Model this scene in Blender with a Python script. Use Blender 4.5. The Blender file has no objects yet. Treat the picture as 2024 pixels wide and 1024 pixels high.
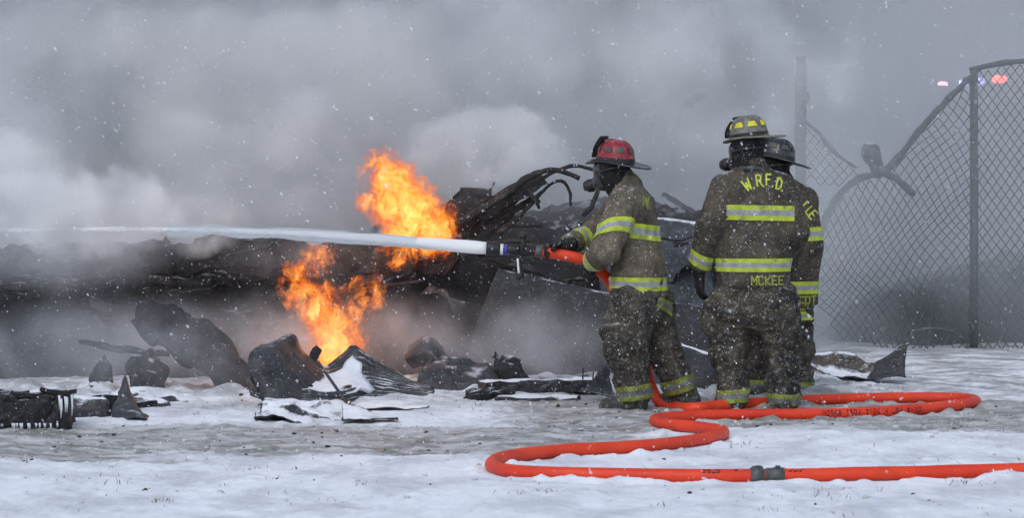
import bpy, bmesh, math, random
import numpy as np
from mathutils import Vector, Matrix, Euler
from mathutils.bvhtree import BVHTree

R = math.radians
SC = bpy.context.scene
COL = SC.collection
rnd = random.Random(7)

# ------------------------------------------------------------------ camera
CAM_H, FPX = 1.6, 6240.0
cam_d = bpy.data.cameras.new('camera')
cam = bpy.data.objects.new('camera', cam_d)
COL.objects.link(cam)
cam.location = (0, 0, CAM_H)
cam.rotation_euler = (R(90) - math.atan(199 / FPX), 0, 0)
cam_d.sensor_fit = 'HORIZONTAL'
cam_d.sensor_width = 36
cam_d.lens = FPX / 2024 * 36
cam_d.clip_end = 2000
cam_d.dof.use_dof = True
cam_d.dof.focus_distance = 20.0
cam_d.dof.aperture_fstop = 7.0
SC.camera = cam

# ------------------------------------------------------------------ sky, sun, exposure
SUN_EL, SUN_ROT = R(48), R(200)
world = bpy.data.worlds.new('World')
SC.world = world
world.use_nodes = True
wn = world.node_tree
wn.nodes.clear()
wo = wn.nodes.new('ShaderNodeOutputWorld')
wb = wn.nodes.new('ShaderNodeBackground')
sky = wn.nodes.new('ShaderNodeTexSky')
sky.sky_type = 'NISHITA'
sky.sun_disc = False
sky.sun_elevation = SUN_EL
sky.sun_rotation = SUN_ROT
sky.air_density = 1.0
sky.dust_density = 1.0
hs = wn.nodes.new('ShaderNodeHueSaturation')
hs.inputs['Saturation'].default_value = 0.68      # an overcast, snowing sky
wn.links.new(sky.outputs[0], hs.inputs['Color'])
wn.links.new(hs.outputs[0], wb.inputs['Color'])
wb.inputs['Strength'].default_value = 0.15
wn.links.new(wb.outputs[0], wo.inputs['Surface'])
world.cycles.sampling_method = 'MANUAL'
world.cycles.sample_map_resolution = 256

sun_d = bpy.data.lights.new('sun', 'SUN')
sun_d.energy = 0.8
sun_d.angle = R(40)
sun_d.color = (1.0, 0.97, 0.93)
sun = bpy.data.objects.new('sun', sun_d)
COL.objects.link(sun)
sun.rotation_euler = (R(90) - SUN_EL, 0, R(180) - SUN_ROT)

SC.view_settings.view_transform = 'Standard'
SC.view_settings.look = 'None'
SC.view_settings.gamma = 1
SC.view_settings.exposure = 0.36
SC.view_settings.use_curve_mapping = False

SC.render.engine = 'CYCLES'
cy = SC.cycles
cy.use_denoising = True
try:
    cy.denoiser = 'OPENIMAGEDENOISE'
    cy.denoising_input_passes = 'RGB_ALBEDO_NORMAL'
except Exception:
    pass
cy.max_bounces = 6
cy.diffuse_bounces = 2
cy.glossy_bounces = 2
cy.transmission_bounces = 2
cy.volume_bounces = 3
cy.transparent_max_bounces = 16
cy.volume_max_steps = 160
cy.sample_clamp_indirect = 4.0
cy.use_adaptive_sampling = True
cy.adaptive_threshold = 0.04


# ------------------------------------------------------------------ helpers
def W(px, py, Y):
    """World point at depth Y for a direction measured in the photograph (used to survey sizes and places)."""
    return Vector(((px - 1012) * Y / FPX, Y, CAM_H + (313 - py) * Y / FPX))


def px_x(px, Y): return (px - 1012) * Y / FPX


def px_z(py, Y): return CAM_H + (313 - py) * Y / FPX


_rs = np.random.RandomState(3)
_T = _rs.uniform(-1, 1, (64, 64, 64))


def vn(p):
    p = np.asarray(p, float)
    i = np.floor(p).astype(int)
    f = p - i
    f = f * f * (3 - 2 * f)
    i0 = i & 63
    i1 = (i + 1) & 63
    x0, y0, z0 = i0[:, 0], i0[:, 1], i0[:, 2]
    x1, y1, z1 = i1[:, 0], i1[:, 1], i1[:, 2]
    fx, fy, fz = f[:, 0], f[:, 1], f[:, 2]
    a = _T[x0, y0, z0] * (1 - fx) + _T[x1, y0, z0] * fx
    b = _T[x0, y1, z0] * (1 - fx) + _T[x1, y1, z0] * fx
    c = _T[x0, y0, z1] * (1 - fx) + _T[x1, y0, z1] * fx
    d = _T[x0, y1, z1] * (1 - fx) + _T[x1, y1, z1] * fx
    a = a * (1 - fy) + b * fy
    c = c * (1 - fy) + d * fy
    return a * (1 - fz) + c * fz


def fbm(p, o=4):
    p = np.asarray(p, float)
    s, a = 0, 0.5
    for k in range(o):
        s = s + a * vn(p * (2 ** k) + 11.3 * k)
        a *= 0.5
    return s


def sstep(a, b, x):
    t = np.clip((x - a) / (b - a), 0, 1)
    return t * t * (3 - 2 * t)


def tag(o, label=None, cat=None, group=None, kind=None):
    if label: o['label'] = label
    if cat: o['category'] = cat
    if group: o['group'] = group
    if kind: o['kind'] = kind
    elif cat: o['kind'] = 'thing'
    return o


def empty(name, loc=(0, 0, 0)):
    o = bpy.data.objects.new(name, None)
    o.location = loc
    o.empty_display_size = 0.1
    COL.objects.link(o)
    return o


def link(name, me, mats, parent=None, smooth=True):
    if not isinstance(mats, (list, tuple)):
        mats = [mats]
    for m in mats:
        me.materials.append(m)
    if smooth:
        me.polygons.foreach_set('use_smooth', [True] * len(me.polygons))
    o = bpy.data.objects.new(name, me)
    COL.objects.link(o)
    if parent is not None:
        o.parent = parent
        if parent.type == 'EMPTY':
            o.matrix_parent_inverse = Matrix.Translation(-parent.location)
    return o


def mesh(name, v, f, mats, parent=None, smooth=True):
    me = bpy.data.meshes.new(name)
    if isinstance(v, np.ndarray): v = v.tolist()
    if isinstance(f, np.ndarray): f = f.tolist()
    me.from_pydata([tuple(x) for x in v], [], [tuple(x) for x in f])
    me.validate()
    return link(name, me, mats, parent, smooth)


def catmull(pts, n):
    """n samples per span."""
    P = [np.array(p, float) for p in pts]
    P = [2 * P[0] - P[1]] + P + [2 * P[-1] - P[-2]]
    out = []
    for i in range(1, len(P) - 2):
        a, b, c, d = P[i - 1:i + 3]
        for k in range(n):
            t = k / n
            out.append(0.5 * (2 * b + (c - a) * t + (2 * a - 5 * b + 4 * c - d) * t * t + (3 * b - a - 3 * c + d) * t ** 3))
    out.append(P[-2])
    return np.array(out)


def resample(path, step):
    seg = np.linalg.norm(np.diff(path, axis=0), axis=1)
    s = np.concatenate([[0], np.cumsum(seg)])
    n = max(2, int(s[-1] / step) + 1)
    t = np.linspace(0, s[-1], n)
    return np.stack([np.interp(t, s, path[:, k]) for k in range(path.shape[1])], 1)


def tube_data(path, rad, nseg=8, caps=True, off=0):
    path = np.asarray(path, float)
    n = len(path)
    rad = np.broadcast_to(np.asarray(rad, float), (n,)) if np.ndim(rad) <= 1 else rad
    tan = np.gradient(path, axis=0)
    tan /= np.linalg.norm(tan, axis=1)[:, None] + 1e-9
    up = np.array([0, 0, 1.0])
    if abs(tan[0] @ up) > 0.9: up = np.array([0, 1.0, 0])
    V, F = [], []
    u = np.cross(tan[0], up); u /= np.linalg.norm(u)
    ang = np.linspace(0, 2 * math.pi, nseg, endpoint=False)
    for i in range(n):
        u = u - tan[i] * (u @ tan[i]); u /= np.linalg.norm(u)
        w = np.cross(tan[i], u)
        V.append(path[i] + rad[i] * (np.cos(ang)[:, None] * u + np.sin(ang)[:, None] * w))
    V = np.concatenate(V)
    for i in range(n - 1):
        for k in range(nseg):
            a, b = i * nseg + k, i * nseg + (k + 1) % nseg
            F.append((a + off, a + nseg + off, b + nseg + off, b + off))
    if caps:
        F.append(tuple(off + k for k in range(nseg)))
        F.append(tuple(off + (n - 1) * nseg + k for k in reversed(range(nseg))))
    return V, F


def tube(name, path, rad, mat, parent=None, nseg=8, jit=0.0, seed=0):
    V, F = tube_data(path, rad, nseg)
    if jit:
        V = V + jit * np.stack([vn(V * 18 + seed), vn(V * 18 + seed + 20), vn(V * 18 + seed + 40)], 1)
    return mesh(name, V, F, mat, parent)


def lathe(name, prof, origin, axis, mat, parent=None, nseg=24):
    """prof: (distance along axis, radius)."""
    ax = Vector(axis).normalized()
    u = ax.orthogonal().normalized()
    w = ax.cross(u)
    V, F = [], []
    for (t, r) in prof:
        for k in range(nseg):
            a = 2 * math.pi * k / nseg
            V.append(Vector(origin) + ax * t + (u * math.cos(a) + w * math.sin(a)) * r)
    for i in range(len(prof) - 1):
        for k in range(nseg):
            a, b = i * nseg + k, i * nseg + (k + 1) % nseg
            F.append((a, b, b + nseg, a + nseg))
    F.append(tuple(reversed(range(nseg))))
    F.append(tuple((len(prof) - 1) * nseg + k for k in range(nseg)))
    o = mesh(name, V, F, mat, parent, smooth=False)
    me = o.data
    me.polygons.foreach_set('use_smooth', [len(p.vertices) == 4 for p in me.polygons])
    return o


def box_data(a, b, w, h, up=(0, 0, 1), nl=1):
    """A bar from a to b, w wide, h thick, nl lengthwise segments."""
    a, b = Vector(a), Vector(b)
    d = (b - a).normalized()
    s = d.cross(Vector(up))
    if s.length < 1e-3: s = d.cross(Vector((1, 0, 0)))
    s.normalize()
    t = s.cross(d)
    V, F = [], []
    for i in range(nl + 1):
        c = a.lerp(b, i / nl)
        for (x, y) in ((-1, -1), (1, -1), (1, 1), (-1, 1)):
            V.append(c + s * (x * w / 2) + t * (y * h / 2))
    for i in range(nl):
        for k in range(4):
            p, q = i * 4 + k, i * 4 + (k + 1) % 4
            F.append((p, q, q + 4, p + 4))
    F.append((3, 2, 1, 0))
    F.append((nl * 4, nl * 4 + 1, nl * 4 + 2, nl * 4 + 3))
    return np.array([tuple(v) for v in V]), F


def beam(name, a, b, w, h, mat, parent=None, up=(0, 0, 1), rough=0.012, seed=0):
    """Charred timber: a subdivided bar with eaten edges."""
    L = (Vector(b) - Vector(a)).length
    nl = max(4, int(L / 0.05))
    V, F = box_data(a, b, w, h, up, nl)
    # finer cross-section, so that the faces can be eaten away unevenly
    rings = V.reshape(nl + 1, 4, 3)
    m = 4
    fine = np.concatenate([rings[:, k:k + 1] + (rings[:, (k + 1) % 4:(k + 1) % 4 + 1] - rings[:, k:k + 1]) * (np.arange(m) / m)[None, :, None] for k in range(4)], 1)
    q = 4 * m
    V = fine.reshape(-1, 3)
    F = [(i * q + k, i * q + (k + 1) % q, (i + 1) * q + (k + 1) % q, (i + 1) * q + k) for i in range(nl) for k in range(q)]
    F += [tuple(reversed(range(q))), tuple(nl * q + k for k in range(q))]
    n = np.stack([vn(V * 13 + seed), vn(V * 13 + seed + 9.5), vn(V * 13 + seed + 21)], 1)
    V = V + rough * n + 0.5 * rough * np.stack([vn(V * 31 + seed), vn(V * 31 + seed + 5), vn(V * 31 + seed + 14)], 1)
    return mesh(name, V, F, mat, parent, smooth=False)


def grid_interp(ctrl, nu, nv):
    C = np.array(ctrl, float)
    rows = np.array([catmull(r, nu) for r in C])
    cols = np.array([catmull(rows[:, j], nv) for j in range(rows.shape[1])])
    return np.transpose(cols, (1, 0, 2))


def sheet(name, ctrl, mat, parent=None, nu=12, nv=12, corr=0.0, ncorr=10, corr_axis=0, rough=0.012, seed=0, th=0.006, tear=0.0):
    """A bent metal sheet through control points (rows x cols), with corrugations, dents and thickness."""
    G = grid_interp(ctrl, nu, nv)
    a, b, _ = G.shape
    du = np.gradient(G, axis=1); dv = np.gradient(G, axis=0)
    N = np.cross(du, dv)
    N /= np.linalg.norm(N, axis=2)[:, :, None] + 1e-9
    uu, vv = np.meshgrid(np.linspace(0, 1, b), np.linspace(0, 1, a))
    if corr:
        ph = (vv if corr_axis else uu) * ncorr * 2 * math.pi
        G = G + N * (corr * np.sin(ph) * (0.7 + 0.5 * vn(np.stack([uu.ravel() * 4, vv.ravel() * 4, 0 * uu.ravel() + seed], 1)).reshape(a, b)))[:, :, None]
    flat = G.reshape(-1, 3)
    G = G + N * (rough * 2 * fbm(flat * 7 + seed, 3)).reshape(a, b)[:, :, None]
    if tear:
        e = (sstep(0.12, 0, uu) + sstep(0.88, 1, uu) + sstep(0.1, 0, vv) + sstep(0.9, 1, vv))
        w = np.stack([vn(flat * 9 + seed + 3), vn(flat * 9 + seed + 13), vn(flat * 9 + seed + 23)], 1).reshape(a, b, 3)
        G = G + w * (e * tear)[:, :, None]
    top = (G + N * th / 2).reshape(-1, 3)
    bot = (G - N * th / 2).reshape(-1, 3)
    n = a * b
    F = []
    for i in range(a - 1):
        for j in range(b - 1):
            p = i * b + j
            F.append((p, p + 1, p + b + 1, p + b))
            F.append((n + p, n + p + b, n + p + b + 1, n + p + 1))
    ring = [j for j in range(b)] + [i * b + b - 1 for i in range(1, a)] + [(a - 1) * b + j for j in range(b - 2, -1, -1)] + [i * b for i in range(a - 2, 0, -1)]
    for k in range(len(ring)):
        p, q = ring[k], ring[(k + 1) % len(ring)]
        F.append((q, p, n + p, n + q))
    return mesh(name, np.concatenate([top, bot]), F, mat, parent)


# signed-distance modelling: one continuous surface per garment
def cap(P, a, b, ra, rb, thin=None, flat=1.0):
    a, b = np.array(a, float), np.array(b, float)
    ab = b - a
    t = np.clip(((P - a) @ ab) / (ab @ ab + 1e-12), 0, 1)
    o = P - a - t[:, None] * ab
    if thin is not None:
        th = np.array(thin, float); th /= np.linalg.norm(th)
        c = o @ th
        o = o + np.outer(c * (1 / flat - 1), th)
    d = np.linalg.norm(o, axis=1) - (ra + (rb - ra) * t)
    return d * (flat if thin is not None else 1)


def smin(a, b, k):
    h = np.clip(0.5 + 0.5 * (b - a) / k, 0, 1)
    return b * (1 - h) + a * h - k * h * (1 - h)


def surface_nets(D, org, h):
    nx, ny, nz = D.shape
    S = D < 0
    cs = np.zeros((nx - 1, ny - 1, nz - 1, 3)); cn = np.zeros((nx - 1, ny - 1, nz - 1))
    quads = []
    sh = np.array([nx - 1, ny - 1, nz - 1])
    crossings = []
    for ax in range(3):
        sl0 = [slice(None)] * 3; sl1 = [slice(None)] * 3
        sl0[ax] = slice(0, -1); sl1[ax] = slice(1, None)
        A, B = D[tuple(sl0)], D[tuple(sl1)]
        m = S[tuple(sl0)] != S[tuple(sl1)]
        idx = np.argwhere(m)
        t = A[m] / (A[m] - B[m])
        pos = idx.astype(float); pos[:, ax] += t
        o1, o2 = [k for k in range(3) if k != ax]
        for d1 in (0, -1):
            for d2 in (0, -1):
                c = idx.copy(); c[:, o1] += d1; c[:, o2] += d2
                ok = np.all((c >= 0) & (c < sh), axis=1)
                ci = c[ok]
                np.add.at(cs, (ci[:, 0], ci[:, 1], ci[:, 2]), pos[ok])
                np.add.at(cn, (ci[:, 0], ci[:, 1], ci[:, 2]), 1)
        crossings.append((ax, idx, S[tuple(sl0)][m], o1, o2))
    act = cn > 0
    vid = -np.ones(act.shape, int)
    vid[act] = np.arange(act.sum())
    V = cs[act] / cn[act][:, None] * h + np.array(org)
    for ax, idx, ins, o1, o2 in crossings:
        ok = (idx[:, o1] > 0) & (idx[:, o2] > 0) & (idx[:, o1] < sh[o1]) & (idx[:, o2] < sh[o2])
        idx, ins = idx[ok], ins[ok]
        def at(d1, d2):
            c = idx.copy(); c[:, o1] += d1; c[:, o2] += d2
            return vid[c[:, 0], c[:, 1], c[:, 2]]
        q = np.stack([at(-1, -1), at(0, -1), at(0, 0), at(-1, 0)], 1)
        flip = ins if ax != 1 else ~ins
        q[~flip] = q[~flip][:, ::-1]
        quads.append(q)
    return V, np.concatenate(quads)


def sdf_mesh(prims, h, pad=0.05, k=0.03, cuts=()):
    """prims: (group, a, b, ra, rb[, thin, flat]); returns verts, faces, group index per vertex."""
    pts = np.array([list(p[1]) for p in prims] + [list(p[2]) for p in prims])
    r = max(max(p[3], p[4]) for p in prims)
    lo, hi = pts.min(0) - r - pad, pts.max(0) + r + pad
    n = np.ceil((hi - lo) / h).astype(int) + 1
    g = np.stack(np.meshgrid(*[lo[i] + h * np.arange(n[i]) for i in range(3)], indexing='ij'), -1).reshape(-1, 3)
    D = None
    for p in prims:
        d = cap(g, *p[1:5], *(p[5:7] if len(p) > 5 else ()))
        D = d if D is None else smin(D, d, k)
    for cu in cuts:
        nn = np.array(cu[1], float); nn /= np.linalg.norm(nn)
        off = g - np.array(cu[0], float)
        cd = off @ nn
        if len(cu) > 2:
            cd = np.where(np.linalg.norm(off, axis=1) < cu[2], cd, -9)
        D = np.maximum(D, cd)
    V, F = surface_nets(D.reshape(n), lo, h)
    best = np.full(len(V), 1e9); grp = np.zeros(len(V), int)
    for p in prims:
        d = cap(V, *p[1:5], *(p[5:7] if len(p) > 5 else ()))
        m = d < best
        best[m] = d[m]; grp[m] = p[0]
    return V, F, grp


def vnormals(V, F):
    N = np.zeros_like(V)
    a, b, c, d = [V[F[:, i]] for i in range(4)]
    fn = np.cross(c - a, d - b)
    for i in range(4):
        np.add.at(N, F[:, i], fn)
    return N / (np.linalg.norm(N, axis=1)[:, None] + 1e-12)


# ------------------------------------------------------------------ materials
def new_mat(name):
    m = bpy.data.materials.new(name)
    m.use_nodes = True
    nt = m.node_tree
    nt.nodes.clear()
    out = nt.nodes.new('ShaderNodeOutputMaterial')
    return m, nt, out


def nd(nt, typ, **kw):
    n = nt.nodes.new(typ)
    for k, v in kw.items():
        if k.startswith('i_'):
            key = k[2:]
            n.inputs[int(key) if key.isdigit() else key.replace('_', ' ')].default_value = v
        else:
            setattr(n, k, v)
    return n


def noise(nt, co, scale, detail=3, rough=0.55, dist=0.0, stretch=None):
    if stretch is not None:
        mp = nd(nt, 'ShaderNodeMapping')
        mp.inputs['Scale'].default_value = stretch
        nt.links.new(co, mp.inputs[0])
        co = mp.outputs[0]
    n = nd(nt, 'ShaderNodeTexNoise', i_Scale=scale, i_Detail=detail, i_Roughness=rough, i_Distortion=dist)
    nt.links.new(co, n.inputs['Vector'])
    return n.outputs['Fac']


def mrange(nt, v, a, b, c=0.0, d=1.0, smooth=True):
    n = nd(nt, 'ShaderNodeMapRange')
    if smooth: n.interpolation_type = 'SMOOTHSTEP'
    n.inputs[1].default_value = a; n.inputs[2].default_value = b
    n.inputs[3].default_value = c; n.inputs[4].default_value = d
    nt.links.new(v, n.inputs[0])
    return n.outputs[0]


def mathn(nt, op, a, b=None, c=None):
    n = nd(nt, 'ShaderNodeMath', operation=op)
    for i, x in enumerate((a, b, c)):
        if x is None: continue
        if isinstance(x, (int, float)): n.inputs[i].default_value = x
        else: nt.links.new(x, n.inputs[i])
    return n.outputs[0]


def mixc(nt, f, a, b):
    n = nd(nt, 'ShaderNodeMix', data_type='RGBA')
    for sock, x in ((n.inputs[0], f), (n.inputs[6], a), (n.inputs[7], b)):
        if isinstance(x, (int, float)): sock.default_value = x
        elif isinstance(x, tuple): sock.default_value = (*x, 1) if len(x) == 3 else x
        else: nt.links.new(x, sock)
    return n.outputs[2]


def surf(name, col, rough=0.8, col2=None, nscale=6, snow=0.0, snow_up=0.5, speck=0.0, bump=0.3, bscale=60, spec=0.3, metal=0.0, col3=None, frost=0.0, sscale=9):
    """General worn outdoor surface: colour patches, relief, snow lying on faces that point up, specks of stuck snow."""
    m, nt, out = new_mat(name)
    L = nt.links
    bs = nd(nt, 'ShaderNodeBsdfPrincipled')
    geo = nd(nt, 'ShaderNodeNewGeometry')
    pos = geo.outputs['Position']
    n1 = noise(nt, pos, nscale, 5, 0.65)
    c = mixc(nt, mrange(nt, n1, 0.35, 0.65), col, col2 or tuple(x * 0.6 for x in col))
    if col3:
        n3 = noise(nt, pos, nscale * 0.45, 4, 0.7, 0.4)
        c = mixc(nt, mrange(nt, n3, 0.52, 0.66), c, col3)
    rg = rough
    if frost:
        nf = noise(nt, pos, 38, 4, 0.7)
        c = mixc(nt, mathn(nt, 'MULTIPLY', mrange(nt, nf, 0.5, 0.75), frost), c, (0.55, 0.58, 0.63))
    if speck:
        vo = nd(nt, 'ShaderNodeTexVoronoi', i_Scale=75.0, i_Randomness=1.0)
        L.new(pos, vo.inputs['Vector'])
        cover = mrange(nt, noise(nt, pos, 11, 4, .7), 0.46, 0.66)
        sp = mathn(nt, 'MULTIPLY', mrange(nt, vo.outputs['Distance'], 0.25, 0.15), mathn(nt, 'MULTIPLY', cover, speck))
        c = mixc(nt, sp, c, (0.75, 0.78, 0.82))
    if snow:
        sx = nd(nt, 'ShaderNodeSeparateXYZ')
        L.new(geo.outputs['Normal'], sx.inputs[0])
        ns = noise(nt, pos, sscale, 4, 0.65)
        v = mathn(nt, 'ADD', sx.outputs['Z'], mathn(nt, 'MULTIPLY', mathn(nt, 'SUBTRACT', ns, 0.5), 0.9))
        s = mathn(nt, 'MULTIPLY', mrange(nt, v, snow_up, snow_up + 0.22), snow)
        c = mixc(nt, s, c, (0.74, 0.76, 0.80))
    L.new(c, bs.inputs['Base Color'])
    bs.inputs['Roughness'].default_value = rg
    bs.inputs['Metallic'].default_value = metal
    bs.inputs['Specular IOR Level'].default_value = spec
    if bump:
        bp = nd(nt, 'ShaderNodeBump', i_Strength=bump, i_Distance=0.01)
        L.new(noise(nt, pos, bscale, 4, 0.6), bp.inputs['Height'])
        L.new(bp.outputs[0], bs.inputs['Normal'])
    L.new(bs.outputs[0], out.inputs['Surface'])
    return m


def plain(name, col, rough=0.6, spec=0.4, metal=0.0):
    m, nt, out = new_mat(name)
    bs = nd(nt, 'ShaderNodeBsdfPrincipled')
    geo = nd(nt, 'ShaderNodeNewGeometry')
    n1 = noise(nt, geo.outputs['Position'], 30, 4, 0.6)
    nt.links.new(mixc(nt, mrange(nt, n1, 0.3, 0.7), col, tuple(x * 0.72 for x in col)), bs.inputs['Base Color'])
    bs.inputs['Roughness'].default_value = rough
    bs.inputs['Metallic'].default_value = metal
    bs.inputs['Specular IOR Level'].default_value = spec
    nt.links.new(bs.outputs[0], out.inputs['Surface'])
    return m


def emit(name, col, st):
    m, nt, out = new_mat(name)
    e = nd(nt, 'ShaderNodeEmission', i_Strength=st)
    e.inputs[0].default_value = (*col, 1)
    nt.links.new(e.outputs[0], out.inputs['Surface'])
    return m


M = {}
M['char'] = surf('charred', (0.022, 0.022, 0.024), 0.75, (0.010, 0.010, 0.012), 9, snow=0.6, snow_up=0.86, bump=0.9, bscale=35, frost=0.10)
M['char_wood'] = surf('charred_wood', (0.024, 0.024, 0.025), 0.8, (0.011, 0.011, 0.012), 14, snow=0.3, snow_up=0.9, bump=1.0, bscale=50, col3=(0.06, 0.05, 0.04), frost=0.10)
M['sheet'] = surf('burnt_sheet', (0.030, 0.031, 0.035), 0.55, (0.016, 0.016, 0.019), 11, snow=1.0, snow_up=0.74, bump=0.35, bscale=45, frost=0.25, spec=0.45)
M['sheet_dark'] = surf('burnt_sheet_bare', (0.034, 0.035, 0.04), 0.55, (0.018, 0.018, 0.02), 9, snow=0.6, snow_up=0.93, bump=0.4, bscale=45, frost=0.14, spec=0.4)
M['bare'] = surf('sooty_panel', (0.024, 0.026, 0.031), 0.65, (0.014, 0.015, 0.018), 5, snow=0.5, snow_up=0.8, bump=0.4, bscale=30, frost=0.12)
M['ribbed'] = surf('ribbed_sheet', (0.030, 0.031, 0.035), 0.5, (0.016, 0.016, 0.019), 11, snow=0.9, snow_up=0.83, bump=0.3, bscale=45, frost=0.2, spec=0.45)
M['snow'] = surf('drifted_snow', (0.78, 0.80, 0.84), .8, (0.70, .72, .76), 9, bump=.5, bscale=30)
M['soot'] = surf('sooted_sheet', (0.020, 0.021, 0.024), 0.7, (0.011, 0.011, 0.013), 6, bump=0.4, bscale=35, frost=0.10)
M['panel'] = surf('scorched_panel', (0.05, 0.06, 0.075), 0.6, (0.025, 0.03, 0.036), 5, snow=0.8, snow_up=0.6, bump=0.3, bscale=30, frost=0.2)
M['rust'] = surf('rusty_sheet', (0.09, 0.07, 0.05), 0.7, (0.04, 0.034, 0.03), 13, snow=1.0, snow_up=0.78, bump=0.4, bscale=45, frost=0.35)
M['rubble'] = surf('rubble', (0.012, 0.013, 0.017), 0.85, (0.006, 0.007, 0.009), 7, snow=0.3, snow_up=0.88, bump=1.0, bscale=22, col3=(0.024, 0.021, 0.021), frost=0.06)
M['coat_a'] = surf('turnout_tan', (0.150, 0.122, 0.085), 0.9, (0.075, 0.063, 0.047), 7, sscale=24, snow=0.55, snow_up=0.86, speck=0.85, bump=0.5, bscale=120, col3=(0.035, 0.032, 0.03), frost=0.22, spec=0.15)
M['coat_b'] = surf('turnout_brown', (0.082, 0.068, 0.051), 0.9, (0.042, 0.036, 0.029), 8, sscale=24, snow=0.4, snow_up=0.8, speck=0.85, bump=0.5, bscale=120, frost=0.2, spec=0.15)
M['coat_c'] = surf('turnout_olive', (0.085, 0.07, 0.052), 0.9, (0.045, 0.038, 0.03), 8, snow=0.4, snow_up=0.8, speck=0.7, bump=0.5, bscale=120, frost=0.15, spec=0.15)
M['pants'] = surf('turnout_trousers', (0.072, 0.061, 0.046), 0.9, (0.032, 0.028, 0.023), 8, snow=0.4, snow_up=0.75, speck=0.8, bump=0.6, bscale=110, col3=(0.016, 0.016, 0.016), frost=0.3, spec=0.15)
M['hood'] = surf('black_hood', (0.012, 0.012, 0.014), 0.85, (0.007, 0.007, 0.008), 20, speck=0.6, bump=0.4, bscale=120)
M['glove'] = surf('black_glove', (0.014, 0.014, 0.015), 0.7, (0.008, 0.008, 0.009), 20, speck=0.5, bump=0.5, bscale=90)
M['boot'] = surf('wet_boot', (0.03, 0.03, 0.03), 0.6, (0.05, 0.048, 0.045), 20, snow=0.4, snow_up=0.8, bump=0.4, bscale=60, frost=0.5)
M['lime'] = surf('lime_trim', (0.44, 0.53, 0.04), 0.6, (0.30, 0.37, 0.035), 18, speck=0.35, bump=0.2, bscale=80, col3=(0.20, 0.23, 0.05))
M['lime_dirty'] = surf('muddy_lime_trim', (0.24, 0.28, 0.035), 0.7, (0.12, 0.135, 0.03), 14, speck=0.5, bump=0.4, bscale=80, col3=(0.07, 0.07, 0.04), frost=.25)
M['silver_dirty'] = surf('muddy_silver_trim', (0.14, 0.145, 0.15), 0.6, (0.08, 0.08, 0.08), 14, speck=0.5, bump=0.4, bscale=80, frost=.25)
M['silver'] = surf('silver_trim', (0.30, 0.31, 0.33), 0.4, (0.20, 0.21, 0.22), 18, speck=0.35, bump=0.2, bscale=80)
M['limepaint'] = plain('lime_letters', (0.50, 0.58, 0.06), 0.7)
M['limefaded'] = plain('faded_letters', (0.27, 0.31, 0.05), 0.8)
M['rubber'] = plain('black_plastic', (0.015, 0.015, 0.016), 0.45)
M['lens'] = plain('mask_lens', (0.02, 0.022, 0.025), 0.12, 0.8)
M['helm_red'] = surf('red_helmet', (0.26, 0.012, 0.022), 0.35, (0.16, 0.008, 0.015), 14, speck=0.4, bump=0.1, spec=0.5, snow=0.25, snow_up=0.9)
M['helm_tan'] = surf('grey_helmet', (0.19, 0.18, 0.155), 0.5, (0.12, 0.112, 0.10), 18, speck=0.25, bump=0.15, col3=(0.09, 0.085, 0.078), spec=0.4)
M['helm_black'] = surf('black_helmet', (0.013, 0.013, 0.015), 0.25, (0.02, 0.02, 0.022), 14, speck=0.3, bump=0.1, spec=0.6)
M['refl'] = plain('yellow_reflector', (0.62, 0.56, 0.02), 0.5)
M['refl_dull'] = plain('dull_reflector', (0.06, 0.07, 0.05), 0.5)
M['skin'] = plain('skin', (0.35, 0.2, 0.15), 0.6)
M['white'] = plain('white_plastic', (0.7, 0.7, 0.72), 0.5)
M['blue'] = plain('blue_band', (0.04, 0.06, 0.4), 0.5)
M['ice'] = plain('ice', (0.6, 0.64, 0.7), 0.2)
M['steel'] = surf('fence_pipe', (0.05, 0.055, 0.06), 0.6, (0.028, 0.03, 0.034), 12, snow=0.5, snow_up=0.7, bump=0.5, frost=0.3, bscale=60)
M['wire'] = surf('iced_wire', (0.09, 0.095, 0.10), 0.6, (0.055, 0.06, 0.065), 6, snow=0.5, snow_up=0.75, bump=0)
M['marks'] = plain('black_print', (0.02, 0.005, 0.005), 0.7)
M['alu'] = surf('grey_coupling', (0.10, 0.11, 0.105), 0.5, (0.06, 0.066, 0.062), 30, bump=0.3, metal=0.3)


# ------------------------------------------------------------------ ground
def gY(py, z=0.0):
    return (CAM_H - z) * FPX / (py - 313)


# hose centre line, surveyed on the ground
HR = 0.036
HOSE_PX = [(2300, 929), (2120, 931), (1930, 934), (1760, 938), (1600, 941), (1545, 942), (1495, 942), (1400, 943), (1250, 941), (1110, 939), (1020, 934),
           (978, 925), (975, 914), (1010, 904), (1110, 893), (1250, 884), (1350, 874), (1415, 864), (1430, 855), (1395, 848), (1330, 841),
           (1298, 834), (1305, 828), (1370, 824), (1500, 821), (1650, 818), (1780, 813), (1880, 805), (1928, 797), (1915, 790), (1850, 787),
           (1740, 788), (1620, 792), (1500, 798), (1420, 804), (1370, 808)]
hose_ground = [W(x, y, gY(y, HR)) for (x, y) in HOSE_PX]
hose_air = [W(1335, 806, 20.08), W(1305, 795, 20.16), W(1287, 764, 20.24), W(1274, 715, 20.34), W(1255, 650, 20.36), W(1226, 590, 20.27),
            W(1192, 541, 20.06), W(1150, 513, 20.0), W(1100, 502, 20.0), W(1058, 496, 20.0)]
hose_path = resample(catmull([tuple(p) for p in hose_ground + hose_air], 14), 0.03)
HG = np.array([(p.x, p.y) for p in hose_ground])


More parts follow.
